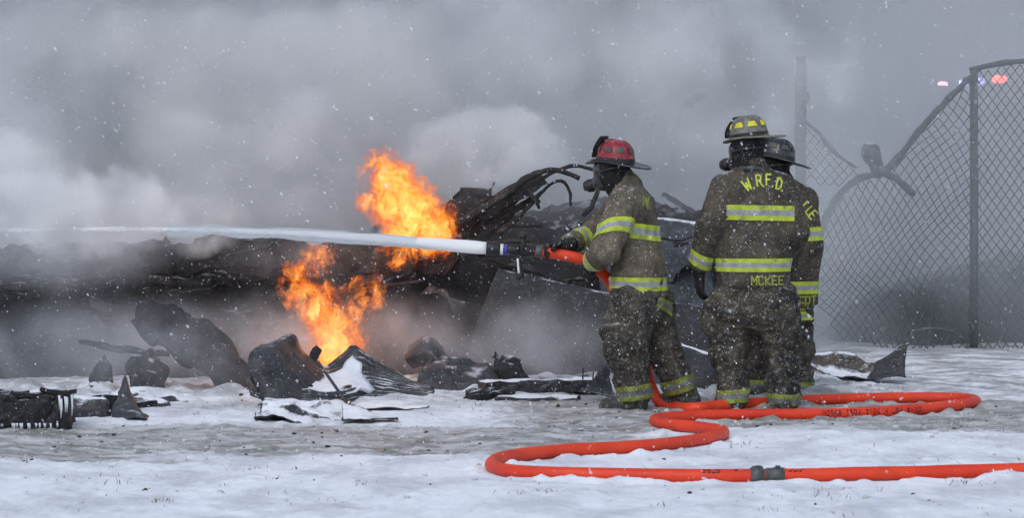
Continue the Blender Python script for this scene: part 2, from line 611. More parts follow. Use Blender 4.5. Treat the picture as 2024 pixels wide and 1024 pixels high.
def ground_h(x, y):
    x = np.asarray(x, float); y = np.asarray(y, float)
    P = np.stack([x, y, 0 * x], 1)
    near = np.exp(-((y - 18) / 9.0) ** 4)
    h = 0.035 * vn(P * np.array([0.5, 0.35, 1])) * near
    h = h + 0.018 * vn(P * np.array([1.7, 1.3, 1]) + 7)
    h = h + 0.012 * fbm(P * np.array([6, 4.5, 1]) + 3, 3) * near
    sl = slush(x, y)
    cr = fbm(P * np.array([15, 11, 1]) + 31, 3)
    h = h + (0.020 + 0.006 * sl) * np.maximum(cr, -0.1) * near
    h = h - 0.02 * sl
    # trodden lumps along the edge of the wreck
    lump = np.exp(-((y - 21.6) / 1.0) ** 2) * sstep(2.8, 2.0, x)
    h = h + lump * (0.07 * np.maximum(0, vn(P * np.array([3.2, 3.2, 1]) + 15)) + 0.05 * np.maximum(0, vn(P * np.array([8, 7, 1]) + 19)))
    # a little bank of crumbled snow pushed up along the hose
    d = np.full(len(x), 9.0)
    m = (np.abs(x) < 6) & (y > 14) & (y < 22)
    if m.any():
        hp = hose_path[:int(len(hose_path) * 0.9)]
        hp = hp[hp[:, 2] < 0.06]
        xs, ys = x[m], y[m]
        best = np.full(len(xs), 9.0)
        for k in range(0, len(hp), 2):
            best = np.minimum(best, (xs - hp[k, 0]) ** 2 + (ys - hp[k, 1]) ** 2)
        d[m] = np.sqrt(best)
    bank = np.exp(-((d - 0.08) / 0.05) ** 2)
    h = h * (1 - 0.8 * np.exp(-(d / 0.2) ** 2))
    h = h + bank * (0.006 + 0.034 * np.maximum(0, vn(P * np.array([7, 8, 1]) + 41)) + 0.03 * np.maximum(0, cr))
    return h


def slush(x, y):
    P = np.stack([x, y, 0 * x], 1)
    w = 0.5 * vn(P * np.array([0.6, 0.9, 1]) + 5) + 0.35 * fbm(P * np.array([2.2, 3.4, 1]) + 17, 3)
    a = sstep(16.75, 17.5, y + w - 0.22 * (x + 1) * (x < 0)) * sstep(19.2, 18.4, y + w * 0.8 + 0.1 * x)
    a = a * sstep(1.6, 0.2, x)
    b = sstep(18.2, 18.9, y + w * 0.6) * sstep(21.6, 20.4, y + w) * sstep(-0.6, 0.6, x) * sstep(4.2, 3.2, x)
    return np.clip(np.maximum(a, b), 0, 1)


def graded(lo, hi, step, far):
    c = list(np.arange(lo, hi, step))
    l, r, s = [], [], step
    v = lo
    while v > -far:
        s *= 1.35; v -= s; l.append(v)
    s, v = step, c[-1]
    while v < far:
        s *= 1.35; v += s; r.append(v)
    return np.array(l[::-1] + c + r)


gx = graded(-4.0, 4.6, 0.016, 400)
gy = graded(13.6, 24.0, 0.028, 400)
X, Yg = np.meshgrid(gx, gy)
xs, ys = X.ravel(), Yg.ravel()
zs = ground_h(xs, ys)
nxg, nyg = len(gx), len(gy)
me = bpy.data.meshes.new('ground')
me.vertices.add(nxg * nyg)
me.vertices.foreach_set('co', np.stack([xs, ys, zs], 1).ravel())
ii = np.arange(nxg * nyg).reshape(nyg, nxg)
quads = np.stack([ii[:-1, :-1], ii[:-1, 1:], ii[1:, 1:], ii[1:, :-1]], -1).reshape(-1, 4)
me.loops.add(quads.size)
me.loops.foreach_set('vertex_index', quads.ravel())
me.polygons.add(len(quads))
me.polygons.foreach_set('loop_start', np.arange(0, quads.size, 4))
me.polygons.foreach_set('loop_total', np.full(len(quads), 4))
me.update()
at = me.attributes.new('wet', 'FLOAT', 'POINT')
at.data.foreach_set('value', slush(xs, ys))


def ground_mat():
    m, nt, out = new_mat('snow_and_slush')
    L = nt.links
    bs = nd(nt, 'ShaderNodeBsdfPrincipled')
    geo = nd(nt, 'ShaderNodeNewGeometry')
    pos = geo.outputs['Position']
    at = nd(nt, 'ShaderNodeAttribute', attribute_name='wet')
    wet = at.outputs['Fac']
    n1 = noise(nt, pos, 2.2, 5, 0.65, stretch=(1, 0.55, 1))
    n2 = noise(nt, pos, 14, 4, 0.6, stretch=(1, 0.5, 1))
    snow = mixc(nt, mrange(nt, n1, 0.40, 0.66), (0.78, 0.80, 0.84), (0.56, 0.58, 0.62))
    w = mathn(nt, 'ADD', wet, mathn(nt, 'MULTIPLY', mathn(nt, 'SUBTRACT', n2, 0.5), 0.9))
    wm = mrange(nt, w, 0.2, 0.75)
    n4 = noise(nt, pos, 4.0, 5, 0.7, stretch=(0.6, 1.6, 1))
    slushc = mixc(nt, mrange(nt, n4, .36, .64), (0.52, 0.52, 0.53), (0.20, 0.195, 0.175))
    c = mixc(nt, wm, snow, slushc)
    dirt = mathn(nt, 'MULTIPLY', mrange(nt, noise(nt, pos, 5, 5, 0.7, stretch=(1, 0.6, 1)), 0.57, 0.68), mrange(nt, wet, 0.2, 0.8, 0.12, 0.6))
    c = mixc(nt, dirt, c, (0.13, 0.115, 0.09))
    # grey trodden snow with soot towards the wreck
    sx = nd(nt, 'ShaderNodeSeparateXYZ')
    L.new(pos, sx.inputs[0])
    soot = mathn(nt, 'MULTIPLY', mrange(nt, sx.outputs['Y'], 18.4, 22.4), mrange(nt, noise(nt, pos, 3.5, 5, 0.7, stretch=(.7, 1.2, 1)), 0.40, 0.60))
    c = mixc(nt, mathn(nt, 'MULTIPLY', soot, 0.75), c, (0.16, 0.155, 0.15))
    L.new(c, bs.inputs['Base Color'])
    L.new(mrange(nt, wm, 0, 1, 0.8, 0.6), bs.inputs['Roughness'])
    bs.inputs['Specular IOR Level'].default_value = 0.3
    bp = nd(nt, 'ShaderNodeBump', i_Strength=0.6, i_Distance=0.012)
    L.new(noise(nt, pos, 55, 4, 0.65), bp.inputs['Height'])
    L.new(bp.outputs[0], bs.inputs['Normal'])
    L.new(bs.outputs[0], out.inputs['Surface'])
    return m


ground = link('ground', me, ground_mat())
tag(ground, 'snow-covered ground with grey trodden slush', kind='structure')


def gz(x, y):
    return float(ground_h(np.array([x]), np.array([y]))[0])


# dead grass poking through the snow
def build_grass():
    V, F = [], []
    r = np.random.RandomState(5)
    def blade(x, y, h, lean, wdt):
        z = gz_fast(x, y)
        a = r.uniform(0, 6.28)
        dx, dy = math.cos(a) * lean, math.sin(a) * lean
        b = r.uniform(0, 6.28)
        wx, wy = math.cos(b) * wdt, math.sin(b) * wdt
        n = len(V)
        V.extend([(x - wx, y - wy, z - 0.01), (x + wx, y + wy, z - 0.01),
                  (x + dx * .5 + wx * .8, y + dy * .5 + wy * .8, z + h * .6), (x + dx * .5 - wx * .8, y + dy * .5 - wy * .8, z + h * .6),
                  (x + dx, y + dy, z + h)])
        F.extend([(n, n + 1, n + 2, n + 3), (n + 3, n + 2, n + 4)])
    def gz_fast(x, y):
        return 0.0
    pts = []
    for k in range(300):
        y = 14.0 + 8.0 * r.rand() ** 1.4
        x = r.uniform(-3.6, 4.0) * (y / 18)
        q = vn(np.array([[x * 0.9, y * 0.7, 2.2]]))[0]
        if r.rand() > 0.5 + 0.6 * q: continue
        sp_ = r.uniform(.015, .09)
        for j in range(int(r.lognormal(1.2, .8))):
            pts.append((x + r.normal(0, sp_), y + r.normal(0, sp_ * 1.3), r.uniform(0.004, 0.016) + .02 * r.rand() ** 2, r.uniform(0.0, 0.04)))
    P = np.array(pts)
    Z = ground_h(P[:, 0], P[:, 1])
    for (x, y, h, l), z in zip(pts, Z):
        n0 = len(V)
        blade(x, y, h, l, r.uniform(0.0012, 0.0028))
        for i in range(n0, len(V)):
            V[i] = (V[i][0], V[i][1], V[i][2] + z)
    return V, F


gv, gf = build_grass()
grass = mesh('dead_grass', gv, gf, surf('dry_grass', (0.16, 0.13, 0.085), 0.9, (0.07, 0.06, 0.045), 3, bump=0), smooth=False)
tag(grass, 'short dead grass blades poking through the snow', kind='stuff')


# crumbs of frozen slush and soil
def build_crumbs():
    r = np.random.RandomState(9)
    t = (1 + 5 ** .5) / 2
    ico = np.array([(-1, t, 0), (1, t, 0), (-1, -t, 0), (1, -t, 0), (0, -1, t), (0, 1, t), (0, -1, -t), (0, 1, -t), (t, 0, -1), (t, 0, 1), (-t, 0, -1), (-t, 0, 1)]) / 1.9
    icf = [(0, 11, 5), (0, 5, 1), (0, 1, 7), (0, 7, 10), (0, 10, 11), (1, 5, 9), (5, 11, 4), (11, 10, 2), (10, 7, 6), (7, 1, 8), (3, 9, 4), (3, 4, 2), (3, 2, 6), (3, 6, 8), (3, 8, 9), (4, 9, 5), (2, 4, 11), (6, 2, 10), (8, 6, 7), (9, 8, 1)]
    sets = {}
    for key, n, size in (('snow', 2600, 0.009), ('soil', 380, 0.009)):
        V, F = [], []
        c = 0
        xs = r.uniform(-3.9, 4.3, n * 6); ys = 14.3 + 8.0 * r.rand(n * 6)
        sl = slush(xs, ys)
        edge = np.exp(-((ys - 21.6) / 0.8) ** 2) * (xs < 2.6)
        keep = r.rand(n * 6) < (0.05 + 0.55 * sl + 0.6 * edge if key == 'snow' else 0.03 + 0.4 * sl + 0.3 * edge)
        xs, ys = xs[keep][:n], ys[keep][:n]
        zs = ground_h(xs, ys)
        for x, y, z in zip(xs, ys, zs):
            s = size * min(r.lognormal(-0.5, 0.5), 1.6)
            q = ico * s * r.uniform(0.6, 1.25, (12, 1)) * np.array([1.4, 1.2, 0.8])
            q = q + np.array([x, y, z + s * 0.25])
            o = len(V)
            V.extend(q.tolist()); F.extend([(a + o, b + o, d + o) for a, b, d in icf])
        sets[key] = (V, F)
    return sets


cr = build_crumbs()
tag(mesh('snow_crumbs', *cr['snow'], surf('crumbled_snow', (0.55, 0.56, 0.58), 0.7, (0.36, 0.36, 0.36), 4, bump=0.4, bscale=90)), 'crumbled lumps of grey snow scattered on the ground', kind='stuff')
tag(mesh('soil_crumbs', *cr['soil'], surf('soil', (0.06, 0.05, 0.04), 0.95, (0.03, 0.027, 0.022), 20, bump=0.4)), 'dark crumbs of soil and burnt scraps on the snow', kind='stuff')


# ------------------------------------------------------------------ lettering
GL = {
    'W': [[(0, 1), (.25, 0), (.5, .7), (.75, 0), (1, 1)]], 'R': [[(0, 0), (.0, 1), (.75, 1), (.95, .8), (.8, .5), (0, .45)], [(.5, .45), (1, 0)]],
    'F': [[(0, 0), (0, 1), (1, 1)], [(0, .52), (.75, .52)]], 'D': [[(0, 0), (0, 1), (.6, 1), (1, .75), (1, .25), (.6, 0), (0, 0)]],
    '.': [[(0, 0), (.14, 0)]], 'M': [[(0, 0), (0, 1), (.5, .4), (1, 1), (1, 0)]], 'C': [[(1, .85), (.7, 1), (.25, 1), (0, .75), (0, .25), (.25, 0), (.7, 0), (1, .15)]],
    'K': [[(0, 0), (0, 1)], [(.95, 1), (.05, .45), (1, 0)]], 'E': [[(1, 0), (0, 0), (0, 1), (1, 1)], [(0, .52), (.75, .52)]], 'L': [[(0, 1), (0, 0), (.9, 0)]],
    'T': [[(0, 1), (1, 1)], [(.5, 1), (.5, 0)]], 'U': [[(0, 1), (0, .2), (.3, 0), (.7, 0), (1, .2), (1, 1)]], 'S': [[(1, .9), (.6, 1), (.1, .9), (.1, .6), (.9, .4), (.9, .1), (.4, 0), (0, .1)]],
    'A': [[(0, 0), (.5, 1), (1, 0)], [(.2, .4), (.8, .4)]], 'H': [[(0, 0), (0, 1)], [(1, 0), (1, 1)], [(0, .5), (1, .5)]], '-': [[(0, .5), (.8, .5)]],
    '0': [[(.2, 0), (0, .25), (0, .75), (.2, 1), (.8, 1), (1, .75), (1, .25), (.8, 0), (.2, 0)]], '1': [[(.3, .8), (.6, 1), (.6, 0)]],
    '5': [[(.95, 1), (.1, 1), (.05, .55), (.7, .6), (1, .3), (.7, 0), (0, .05)]], '6': [[(.9, .95), (.3, .9), (0, .4), (.2, 0), (.8, 0), (1, .3), (.75, .55), (.05, .45)]],
    '2': [[(0, .8), (.4, 1), (.9, .85), (.85, .55), (0, 0), (1, 0)]], '3': [[(0, .95), (.7, 1), (.95, .75), (.4, .52), (1, .25), (.6, 0), (0, .08)]],
    '8': [[(.5, .52), (.1, .75), (.5, 1), (.9, .75), (.5, .52), (0, .25), (.5, 0), (1, .25), (.5, .52)]], '4': [[(.75, 0), (.75, 1), (0, .3), (1, .3)]],
}


def lettering(name, glyphs, bvh, Y0, mat, parent, stroke, lift=0.004):
    """glyphs: (char, x, z, width, height, tilt) laid on a surface seen along +Y."""
    V, F = [], []
    for ch, x, z, w, h, tilt in glyphs:
        ca, sa = math.cos(tilt), math.sin(tilt)
        for pl in GL[ch]:
            for (p, q) in zip(pl[:-1], pl[1:]):
                P = np.array([(p[0] - .5) * w, (p[1] - .5) * h]); Q = np.array([(q[0] - .5) * w, (q[1] - .5) * h])
                d = Q - P
                L = np.linalg.norm(d)
                if L < 1e-6: continue
                d = d / L; nn = np.array([-d[1], d[0]]) * stroke / 2
                P = P - d * stroke * .4; Q = Q + d * stroke * .4
                n = max(1, int(L / 0.012))
                prev = None
                for k in range(n + 1):
                    c = P + (Q - P) * k / n
                    pair = []
                    for s in (-1, 1):
                        e = c + s * nn
                        gx_, gz_ = x + e[0] * ca - e[1] * sa, z + e[0] * sa + e[1] * ca
                        hit, nor, _, _ = bvh.ray_cast(Vector((gx_, Y0, gz_)), Vector((0, 1, 0)))
                        if hit is None: pair = None; break
                        if nor.y > 0: nor = -nor
                        pair.append(hit + nor * lift)
                    if pair is None: prev = None; continue
                    if (pair[0] - pair[1]).length > .05: prev = None; continue
                    i = len(V); V.extend(pair)
                    if prev is not None and (V[prev] - V[i]).length < 0.05: F.append((prev, prev + 1, i + 1, i))
                    prev = i
    if not F: return None
    return mesh(name, V, F, mat, parent, smooth=False)


# ------------------------------------------------------------------ fire hose
def hose_mat():
    m, nt, out = new_mat('orange_hose')
    L = nt.links
    bs = nd(nt, 'ShaderNodeBsdfPrincipled')
    geo = nd(nt, 'ShaderNodeNewGeometry')
    pos = geo.outputs['Position']
    c = mixc(nt, mrange(nt, noise(nt, pos, 5, 4), 0.3, 0.7), (0.68, 0.05, 0.012), (0.54, 0.032, 0.011))
    c = mixc(nt, mathn(nt, 'MULTIPLY', mrange(nt, noise(nt, pos, 34, 4, 0.7), 0.64, 0.74), 0.5), c, (0.7, 0.55, 0.5))
    L.new(c, bs.inputs['Base Color'])
    bs.inputs['Roughness'].default_value = 0.5
    bs.inputs['Specular IOR Level'].default_value = 0.35
    bp = nd(nt, 'ShaderNodeBump', i_Strength=0.25, i_Distance=0.006)
    L.new(noise(nt, pos, 90, 3, 0.6), bp.inputs['Height'])
    L.new(bp.outputs[0], bs.inputs['Normal'])
    L.new(bs.outputs[0], out.inputs['Surface'])
    return m


M['hose'] = hose_mat()
hp = hose_path.copy()
ci = int(np.argmin(np.linalg.norm(hp - np.array(W(1520, 942, gY(942, HR))), axis=1)))
hp[:, 2] += 0.006 * vn(hp * np.array([1.5, 1.5, 0]) + 3)
hose = empty('fire_hose', (hp[ci][0], hp[ci][1], 0))
tag(hose, 'charged orange fire hose snaking over the snow up to the nozzle', 'fire hose')
rr = HR * (1 + 0.03 * vn(hp * 6))
V, F = tube_data(hp[:ci + 1], rr[:ci + 1], 16)
h1 = mesh('hose_line', V, F, M['hose'], hose)
V2, F2 = tube_data(hp[ci:], rr[ci:], 16)
h2 = mesh('hose_line', V2, F2, M['hose'], hose)
tg = hp[ci + 2] - hp[ci - 2]
cp = Vector(hp[ci]); tgv = Vector(tg).normalized()
coup = lathe('coupling', [(-.085, .036), (-.08, .043), (-.03, .044), (-.026, .040), (0.004, .040), (0.006, .036), (.02, .036), (.022, .049), (.07, .050), (.078, .043), (.088, .036)], cp + tgv * 0, tgv, M['alu'], hose, 20)
for s in (-0.05, 0.045):
    for k in range(4):
        a = k * math.pi / 2 + 0.4
        u = tgv.orthogonal().normalized(); w = tgv.cross(u)
        dr = u * math.cos(a) + w * math.sin(a)
        vv, ff = box_data(cp + tgv * (s - .012) + dr * .049, cp + tgv * (s + .012) + dr * .049, .012, .014, dr)
        mesh('lug', vv, ff, M['alu'], coup, smooth=False)
bv = BVHTree.FromPolygons([tuple(v) for v in np.concatenate([V, V2])], F + [tuple(i + len(V) for i in f) for f in F2])


def hose_text(txt, x0, x1, py, h, Y, par):
    n = len(txt)
    g = []
    for i, ch in enumerate(txt):
        if ch == ' ': continue
        p = W(x0 + (x1 - x0) * (i + .5) / n, py, Y)
        g.append((ch, p.x, p.z, (x1 - x0) / n * .62 * Y / FPX, h, 0))
    o = lettering('printed_marking', g, bv, Y - 1.5, M['marks'], par, 0.005, 0.0012)
    if o: o['kind'] = 'stuff'


hose_text('N0566 1504 3106 H USA 8-10'.replace('N', 'H'), 1592, 1790, 790, 0.028, 20.4, h2)
hose_text('5625 11-11', 1390, 1482, 935, 0.020, 15.4, h2)
hose_text('1505', 1552, 1592, 934, 0.020, 15.4, h1)

# ------------------------------------------------------------------ nozzle and water
tip = W(961, 491, 20.0)
back = W(1060, 496.5, 20.0)
ax = (back - tip).normalized()
noz = empty('hose_nozzle', tuple(back))
tag(noz, 'black fog nozzle with pistol grip and shut-off handle on the orange hose', 'nozzle')
lathe('bumper', [(0, .030), (.0, .044), (.012, .047), (.06, .043), (.075, .040), (.086, .039)], tip, ax, M['rubber'], noz)
b1 = lathe('barrel', [(.086, .034), (.135, .034), (.14, .036), (.18, .035), (.19, .031), (.23, .031)], tip, ax, M['rubber'], noz)
lathe('white_ring', [(.088, .0352), (.108, .0355)], tip, ax, M['white'], b1)
lathe('blue_ring', [(.116, .0356), (.134, .0358)], tip, ax, M['blue'], b1)
vb = lathe('valve_body', [(.215, .036), (.23, .041), (.26, .041), (.275, .036), (.30, .034), (.315, .03)], tip, ax, M['rubber'], noz)
lathe('swivel', [(.312, .036), (.318, .040), (.352, .040), (.358, .036)], tip, ax, M['alu'], noz)
bc = tip + ax * 0.235
bail = [bc + Vector((0, -.045, 0)), bc + Vector((-.002, -.05, .03)), bc + Vector((0.0, -.035, .07)), bc + Vector((.0, -.01, .085))]
tube('bail_handle', catmull([tuple(p) for p in bail], 6), .011, M['rubber'], noz)
bail2 = [Vector((p.x, 2 * bc.y - p.y, p.z)) for p in bail]
tube('bail_handle', catmull([tuple(p) for p in bail2], 6), .011, M['rubber'], noz)
hb = bc + Vector((.0, 0, .092))
Vh, Fh, _ = sdf_mesh([(0, hb + Vector((0, -.03, 0)), hb + Vector((0, .03, 0)), .024, .024)], .006)
mesh('bail_knob', Vh, Fh, M['rubber'], noz)
gp = bc + Vector((-.03, 0, -.02))
Vh, Fh, _ = sdf_mesh([(0, gp, gp + Vector((.012, 0, -.14)), .02, .018), (0, gp + Vector((.012, 0, -.14)), gp + Vector((.002, 0, -.15)), .019, .019)], .006)
grip = mesh('pistol_grip', Vh, Fh, M['rubber'], noz)
v_, f_ = box_data(gp + Vector((-.006, -.0215, -.03)), gp + Vector((.002, -.021, -.125)), .013, .004, (0, 1, 0), 4)
mesh('white_strip', v_, f_, M['white'], grip)

# water jet: a dense white stream that loosens and frays to the left
jet_px = [(963, 491), (900, 485.5), (840, 481), (780, 476), (700, 470), (600, 463.5), (500, 458.5), (400, 455), (300, 453), (200, 452), (100, 453), (0, 455), (-120, 459), (-260, 466)]
jet_y = [20.0, 20.05, 20.1, 20.2, 20.3, 20.45, 20.6, 20.75, 20.9, 21.05, 21.2, 21.35, 21.5, 21.7]
jp = resample(catmull([tuple(W(x, y, Y)) for (x, y), Y in zip(jet_px, jet_y)], 10), 0.04)
tt = np.linspace(0, 1, len(jp))
jr = np.interp(tt, [0, .02, .1, .2, .35, .5, .7, 1], [.040, .043, .036, .029, .020, .015, .013, .013])


def jet_mat(k=.97, sh=0.0):
    m, nt, out = new_mat('white_water')
    L = nt.links
    geo = nd(nt, 'ShaderNodeNewGeometry')
    pos = geo.outputs['Position']
    sx = nd(nt, 'ShaderNodeSeparateXYZ')
    L.new(pos, sx.inputs[0])
    n = noise(nt, pos, 6, 3, 0.55, stretch=(0.3, 1.5, 1.5))
    cover = mathn(nt, 'ADD', mrange(nt, sx.outputs['X'], -3.9, -0.8, -.04, .75, smooth=False), mathn(nt, 'MULTIPLY', mathn(nt, 'SUBTRACT', n, .5), .9))
    al = mrange(nt, cover, sh, sh + .6, 0, k)
    df = nd(nt, 'ShaderNodeBsdfDiffuse'); df.inputs[0].default_value = (.91, .915, .925, 1)
    tl = nd(nt, 'ShaderNodeBsdfTranslucent'); tl.inputs[0].default_value = (.91, .915, .925, 1)
    mx = nd(nt, 'ShaderNodeMixShader', i_0=.35)
    L.new(df.outputs[0], mx.inputs[1]); L.new(tl.outputs[0], mx.inputs[2])
    tr = nd(nt, 'ShaderNodeBsdfTransparent')
    fin = nd(nt, 'ShaderNodeMixShader')
    L.new(al, fin.inputs[0]); L.new(tr.outputs[0], fin.inputs[1]); L.new(mx.outputs[0], fin.inputs[2])
    L.new(fin.outputs[0], out.inputs['Surface'])
    return m


def mist_mat():
    m, nt, out = new_mat('water_mist')
    L = nt.links
    geo = nd(nt, 'ShaderNodeNewGeometry')
    pos = geo.outputs['Position']
    sx = nd(nt, 'ShaderNodeSeparateXYZ')
    L.new(pos, sx.inputs[0])
    n = noise(nt, pos, 7, 4, 0.65, stretch=(0.5, 2, 2.5))
    d = mathn(nt, 'MULTIPLY', mrange(nt, sx.outputs['X'], -3.6, -0.3, 2.0, 8.0, smooth=False), mrange(nt, n, .35, .65, .1, 1.5))
    vs = nd(nt, 'ShaderNodeVolumeScatter')
    vs.inputs['Color'].default_value = (.985, .99, 1, 1)
    L.new(d, vs.inputs['Density'])
    L.new(vs.outputs[0], out.inputs['Volume'])
    return m


JM = int(len(jp) * .5)
jw = empty('water_jet', tuple(tip))
tag(jw, 'white jet of water shooting left from the nozzle', 'water jet')
V, F = tube_data(jp, jr, 14)
V = V + (0.001 + 0.005 * np.repeat(tt, 14))[:, None] * np.stack([0 * V[:, 0], vn(V * np.array([5, 26, 26])), vn(V * np.array([5, 26, 26]) + 17)], 1)
mesh('stream', V, F, jet_mat(), jw)
V, F = tube_data(jp[6:JM], jr[6:JM] * np.interp(tt[6:JM], [0, .05, .15, .3, 1], [.85, .85, 1.15, 1.8, 3.4]), 14)
V = V + (0.002 + 0.04 * np.repeat(tt[6:JM], 14))[:, None] * np.stack([0 * V[:, 0], vn(V * np.array([4, 14, 14])), vn(V * np.array([4, 14, 14]) + 17)], 1)
ms = mesh('mist', V, F, mist_mat(), jw)
ms['kind'] = 'stuff'


# ------------------------------------------------------------------ firefighters
def garment(name, prims, h, k, mat, parent, cuts=(), fold=0.009, fs=(7, 7, 9), seed=0, rings=None):
    V, F, grp = sdf_mesh(prims, h, k=k, cuts=cuts)
    N = vnormals(V, F)
    q = V * np.array(fs) + seed
    wv = np.stack([vn(V * 5 + seed), vn(V * 5 + seed + 8), vn(V * 5 + seed + 16)], 1)
    rid = 1 - 2 * np.abs(vn(q + 0.8 * wv))
    rid2 = 1 - 2 * np.abs(vn(q * 1.9 + 1.1 * wv + 30))
    d = fold * (rid * 0.9 + 0.45 * rid2 + 0.6 * vn(V * 6 + seed + 50)) - fold * 0.3
    if rings is not None:
        # bunched horizontal folds low on the trouser legs
        d = d + rings * (1 - 2 * np.abs(vn(V * np.array([5, 5, 19]) + 1.2 * wv + seed)))
    V = V + N * d[:, None]
    # relax once
    o = mesh(name, V, F, mat, parent)
    return o, V, F, grp


def trim(name, V, F, grp, groups, pt, nrm, half, parent, box=None, lift=0.006, lime=True):
    """A reflective band sewn round a garment: lime, silver, lime."""
    bm = bmesh.new()
    nn = Vector(nrm).normalized()
    pt = Vector(pt)
    Vn = vnormals(V, F)
    sd = (V - np.array(pt)) @ np.array(nn)
    use = np.zeros(len(V), bool)
    use[np.isin(grp, groups) & (np.abs(sd) < half + 0.05)] = True
    if box is not None:
        lo, hi = box
        use &= np.all((V > np.array(lo)) & (V < np.array(hi)), axis=1)
    ok = use[F].all(1)
    ids = np.unique(F[ok])
    if len(ids) == 0:
        bm.free(); return None
    mp = {}
    for i in ids:
        mp[i] = bm.verts.new(V[i] + Vn[i] * lift)
    for f in F[ok]:
        bm.faces.new([mp[i] for i in f])
    for off in (-half, -half * .36, half * .36, half):
        bmesh.ops.bisect_plane(bm, geom=bm.verts[:] + bm.edges[:] + bm.faces[:], plane_co=pt + nn * off, plane_no=nn, dist=1e-5)
    dead = []
    for f in bm.faces:
        o = (f.calc_center_median() - pt).dot(nn)
        if abs(o) > half: dead.append(f)
        f.material_index = 1 if abs(o) < half * .36 else 0
    bmesh.ops.delete(bm, geom=dead, context='FACES')
    if not bm.faces:
        bm.free(); return None
    me = bpy.data.meshes.new(name)
    bm.to_mesh(me); bm.free()
    return link(name, me, [M['lime'], M['silver']] if lime else [M['lime_dirty'], M['silver_dirty']], parent)


def glove(wrist, palm_dir, normal, thumb_side, curl, parent, size=1.0, name='glove'):
    """Five separate, unequal, bent fingers on a palm, with a cuff over the wrist."""
    d = Vector(palm_dir).normalized()
    n = Vector(normal); n = (n - d * n.dot(d)).normalized()      # the way the palm faces
    s = n.cross(d).normalized() * thumb_side                     # towards the thumb
    wr = Vector(wrist)
    S = size
    pr = []
    pr.append((0, wr - d * .05 * S, wr + d * .01 * S, .046 * S, .042 * S))
    kn = wr + d * .095 * S
    for off in (-.03, -.01, .01, .03):
        pr.append((0, wr + d * .015 * S + s * off * .7 * S, kn + s * off * S, .026 * S, .022 * S))
    lens = {.03: .075, .01: .085, -.01: .078, -.03: .06}
    for off, L in lens.items():
        p0 = kn + s * off * 1.15 * S
        dd, p = d.copy(), p0
        for j, (fr, cu) in enumerate(((.45, .6), (.32, 1.0), (.23, .8))):
            ang = curl * cu
            rot = Matrix.Rotation(ang, 3, d.cross(n).normalized())
            dd = (rot @ dd).normalized()
            q = p + dd * L * fr * S * 1.15
            pr.append((1, p, q, (.0155 - .001 * j) * S, (.0148 - .0012 * j) * S))
            p = q
    t0 = wr + d * .035 * S + s * .035 * S
    t1 = t0 + (d * .5 + s * .7 + n * .5 * min(curl, 1)).normalized() * .045 * S
    t2 = t1 + (d * .8 + s * .05 + n * (.9 * curl)).normalized() * .045 * S
    pr.append((2, t0, t1, .02 * S, .018 * S))
    pr.append((2, t1, t2, .018 * S, .015 * S))
    V, F, _ = sdf_mesh(pr, .0055, k=.006)
    N = vnormals(V, F)
    V = V + N * (0.0025 * vn(V * 45))[:, None]
    return mesh(name, V, F, M['glove'], parent)


def boot(ankle, toe_dir, parent, ground=0.0, mat=None):
    a = Vector(ankle)
    t = Vector((toe_dir[0], toe_dir[1], 0)).normalized()
    g = ground
    p = [(0, a + Vector((0, 0, .02)), Vector((a.x, a.y, g + .07)), .068, .07),
         (0, Vector((a.x, a.y, g + .055)) - t * .045, Vector((a.x, a.y, g + .05)) + t * .10, .058, .058),
         (0, Vector((a.x, a.y, g + .055)) + t * .08, Vector((a.x, a.y, g + .045)) + t * .165, .058, .05)]
    V, F, _ = sdf_mesh(p, .011, k=.03, cuts=[((0, 0, g + 0.0), (0, 0, -1))])
    V = V + vnormals(V, F) * (0.006 * vn(V * 16))[:, None]
    return mesh('boot', V, F, M['boot'], parent)


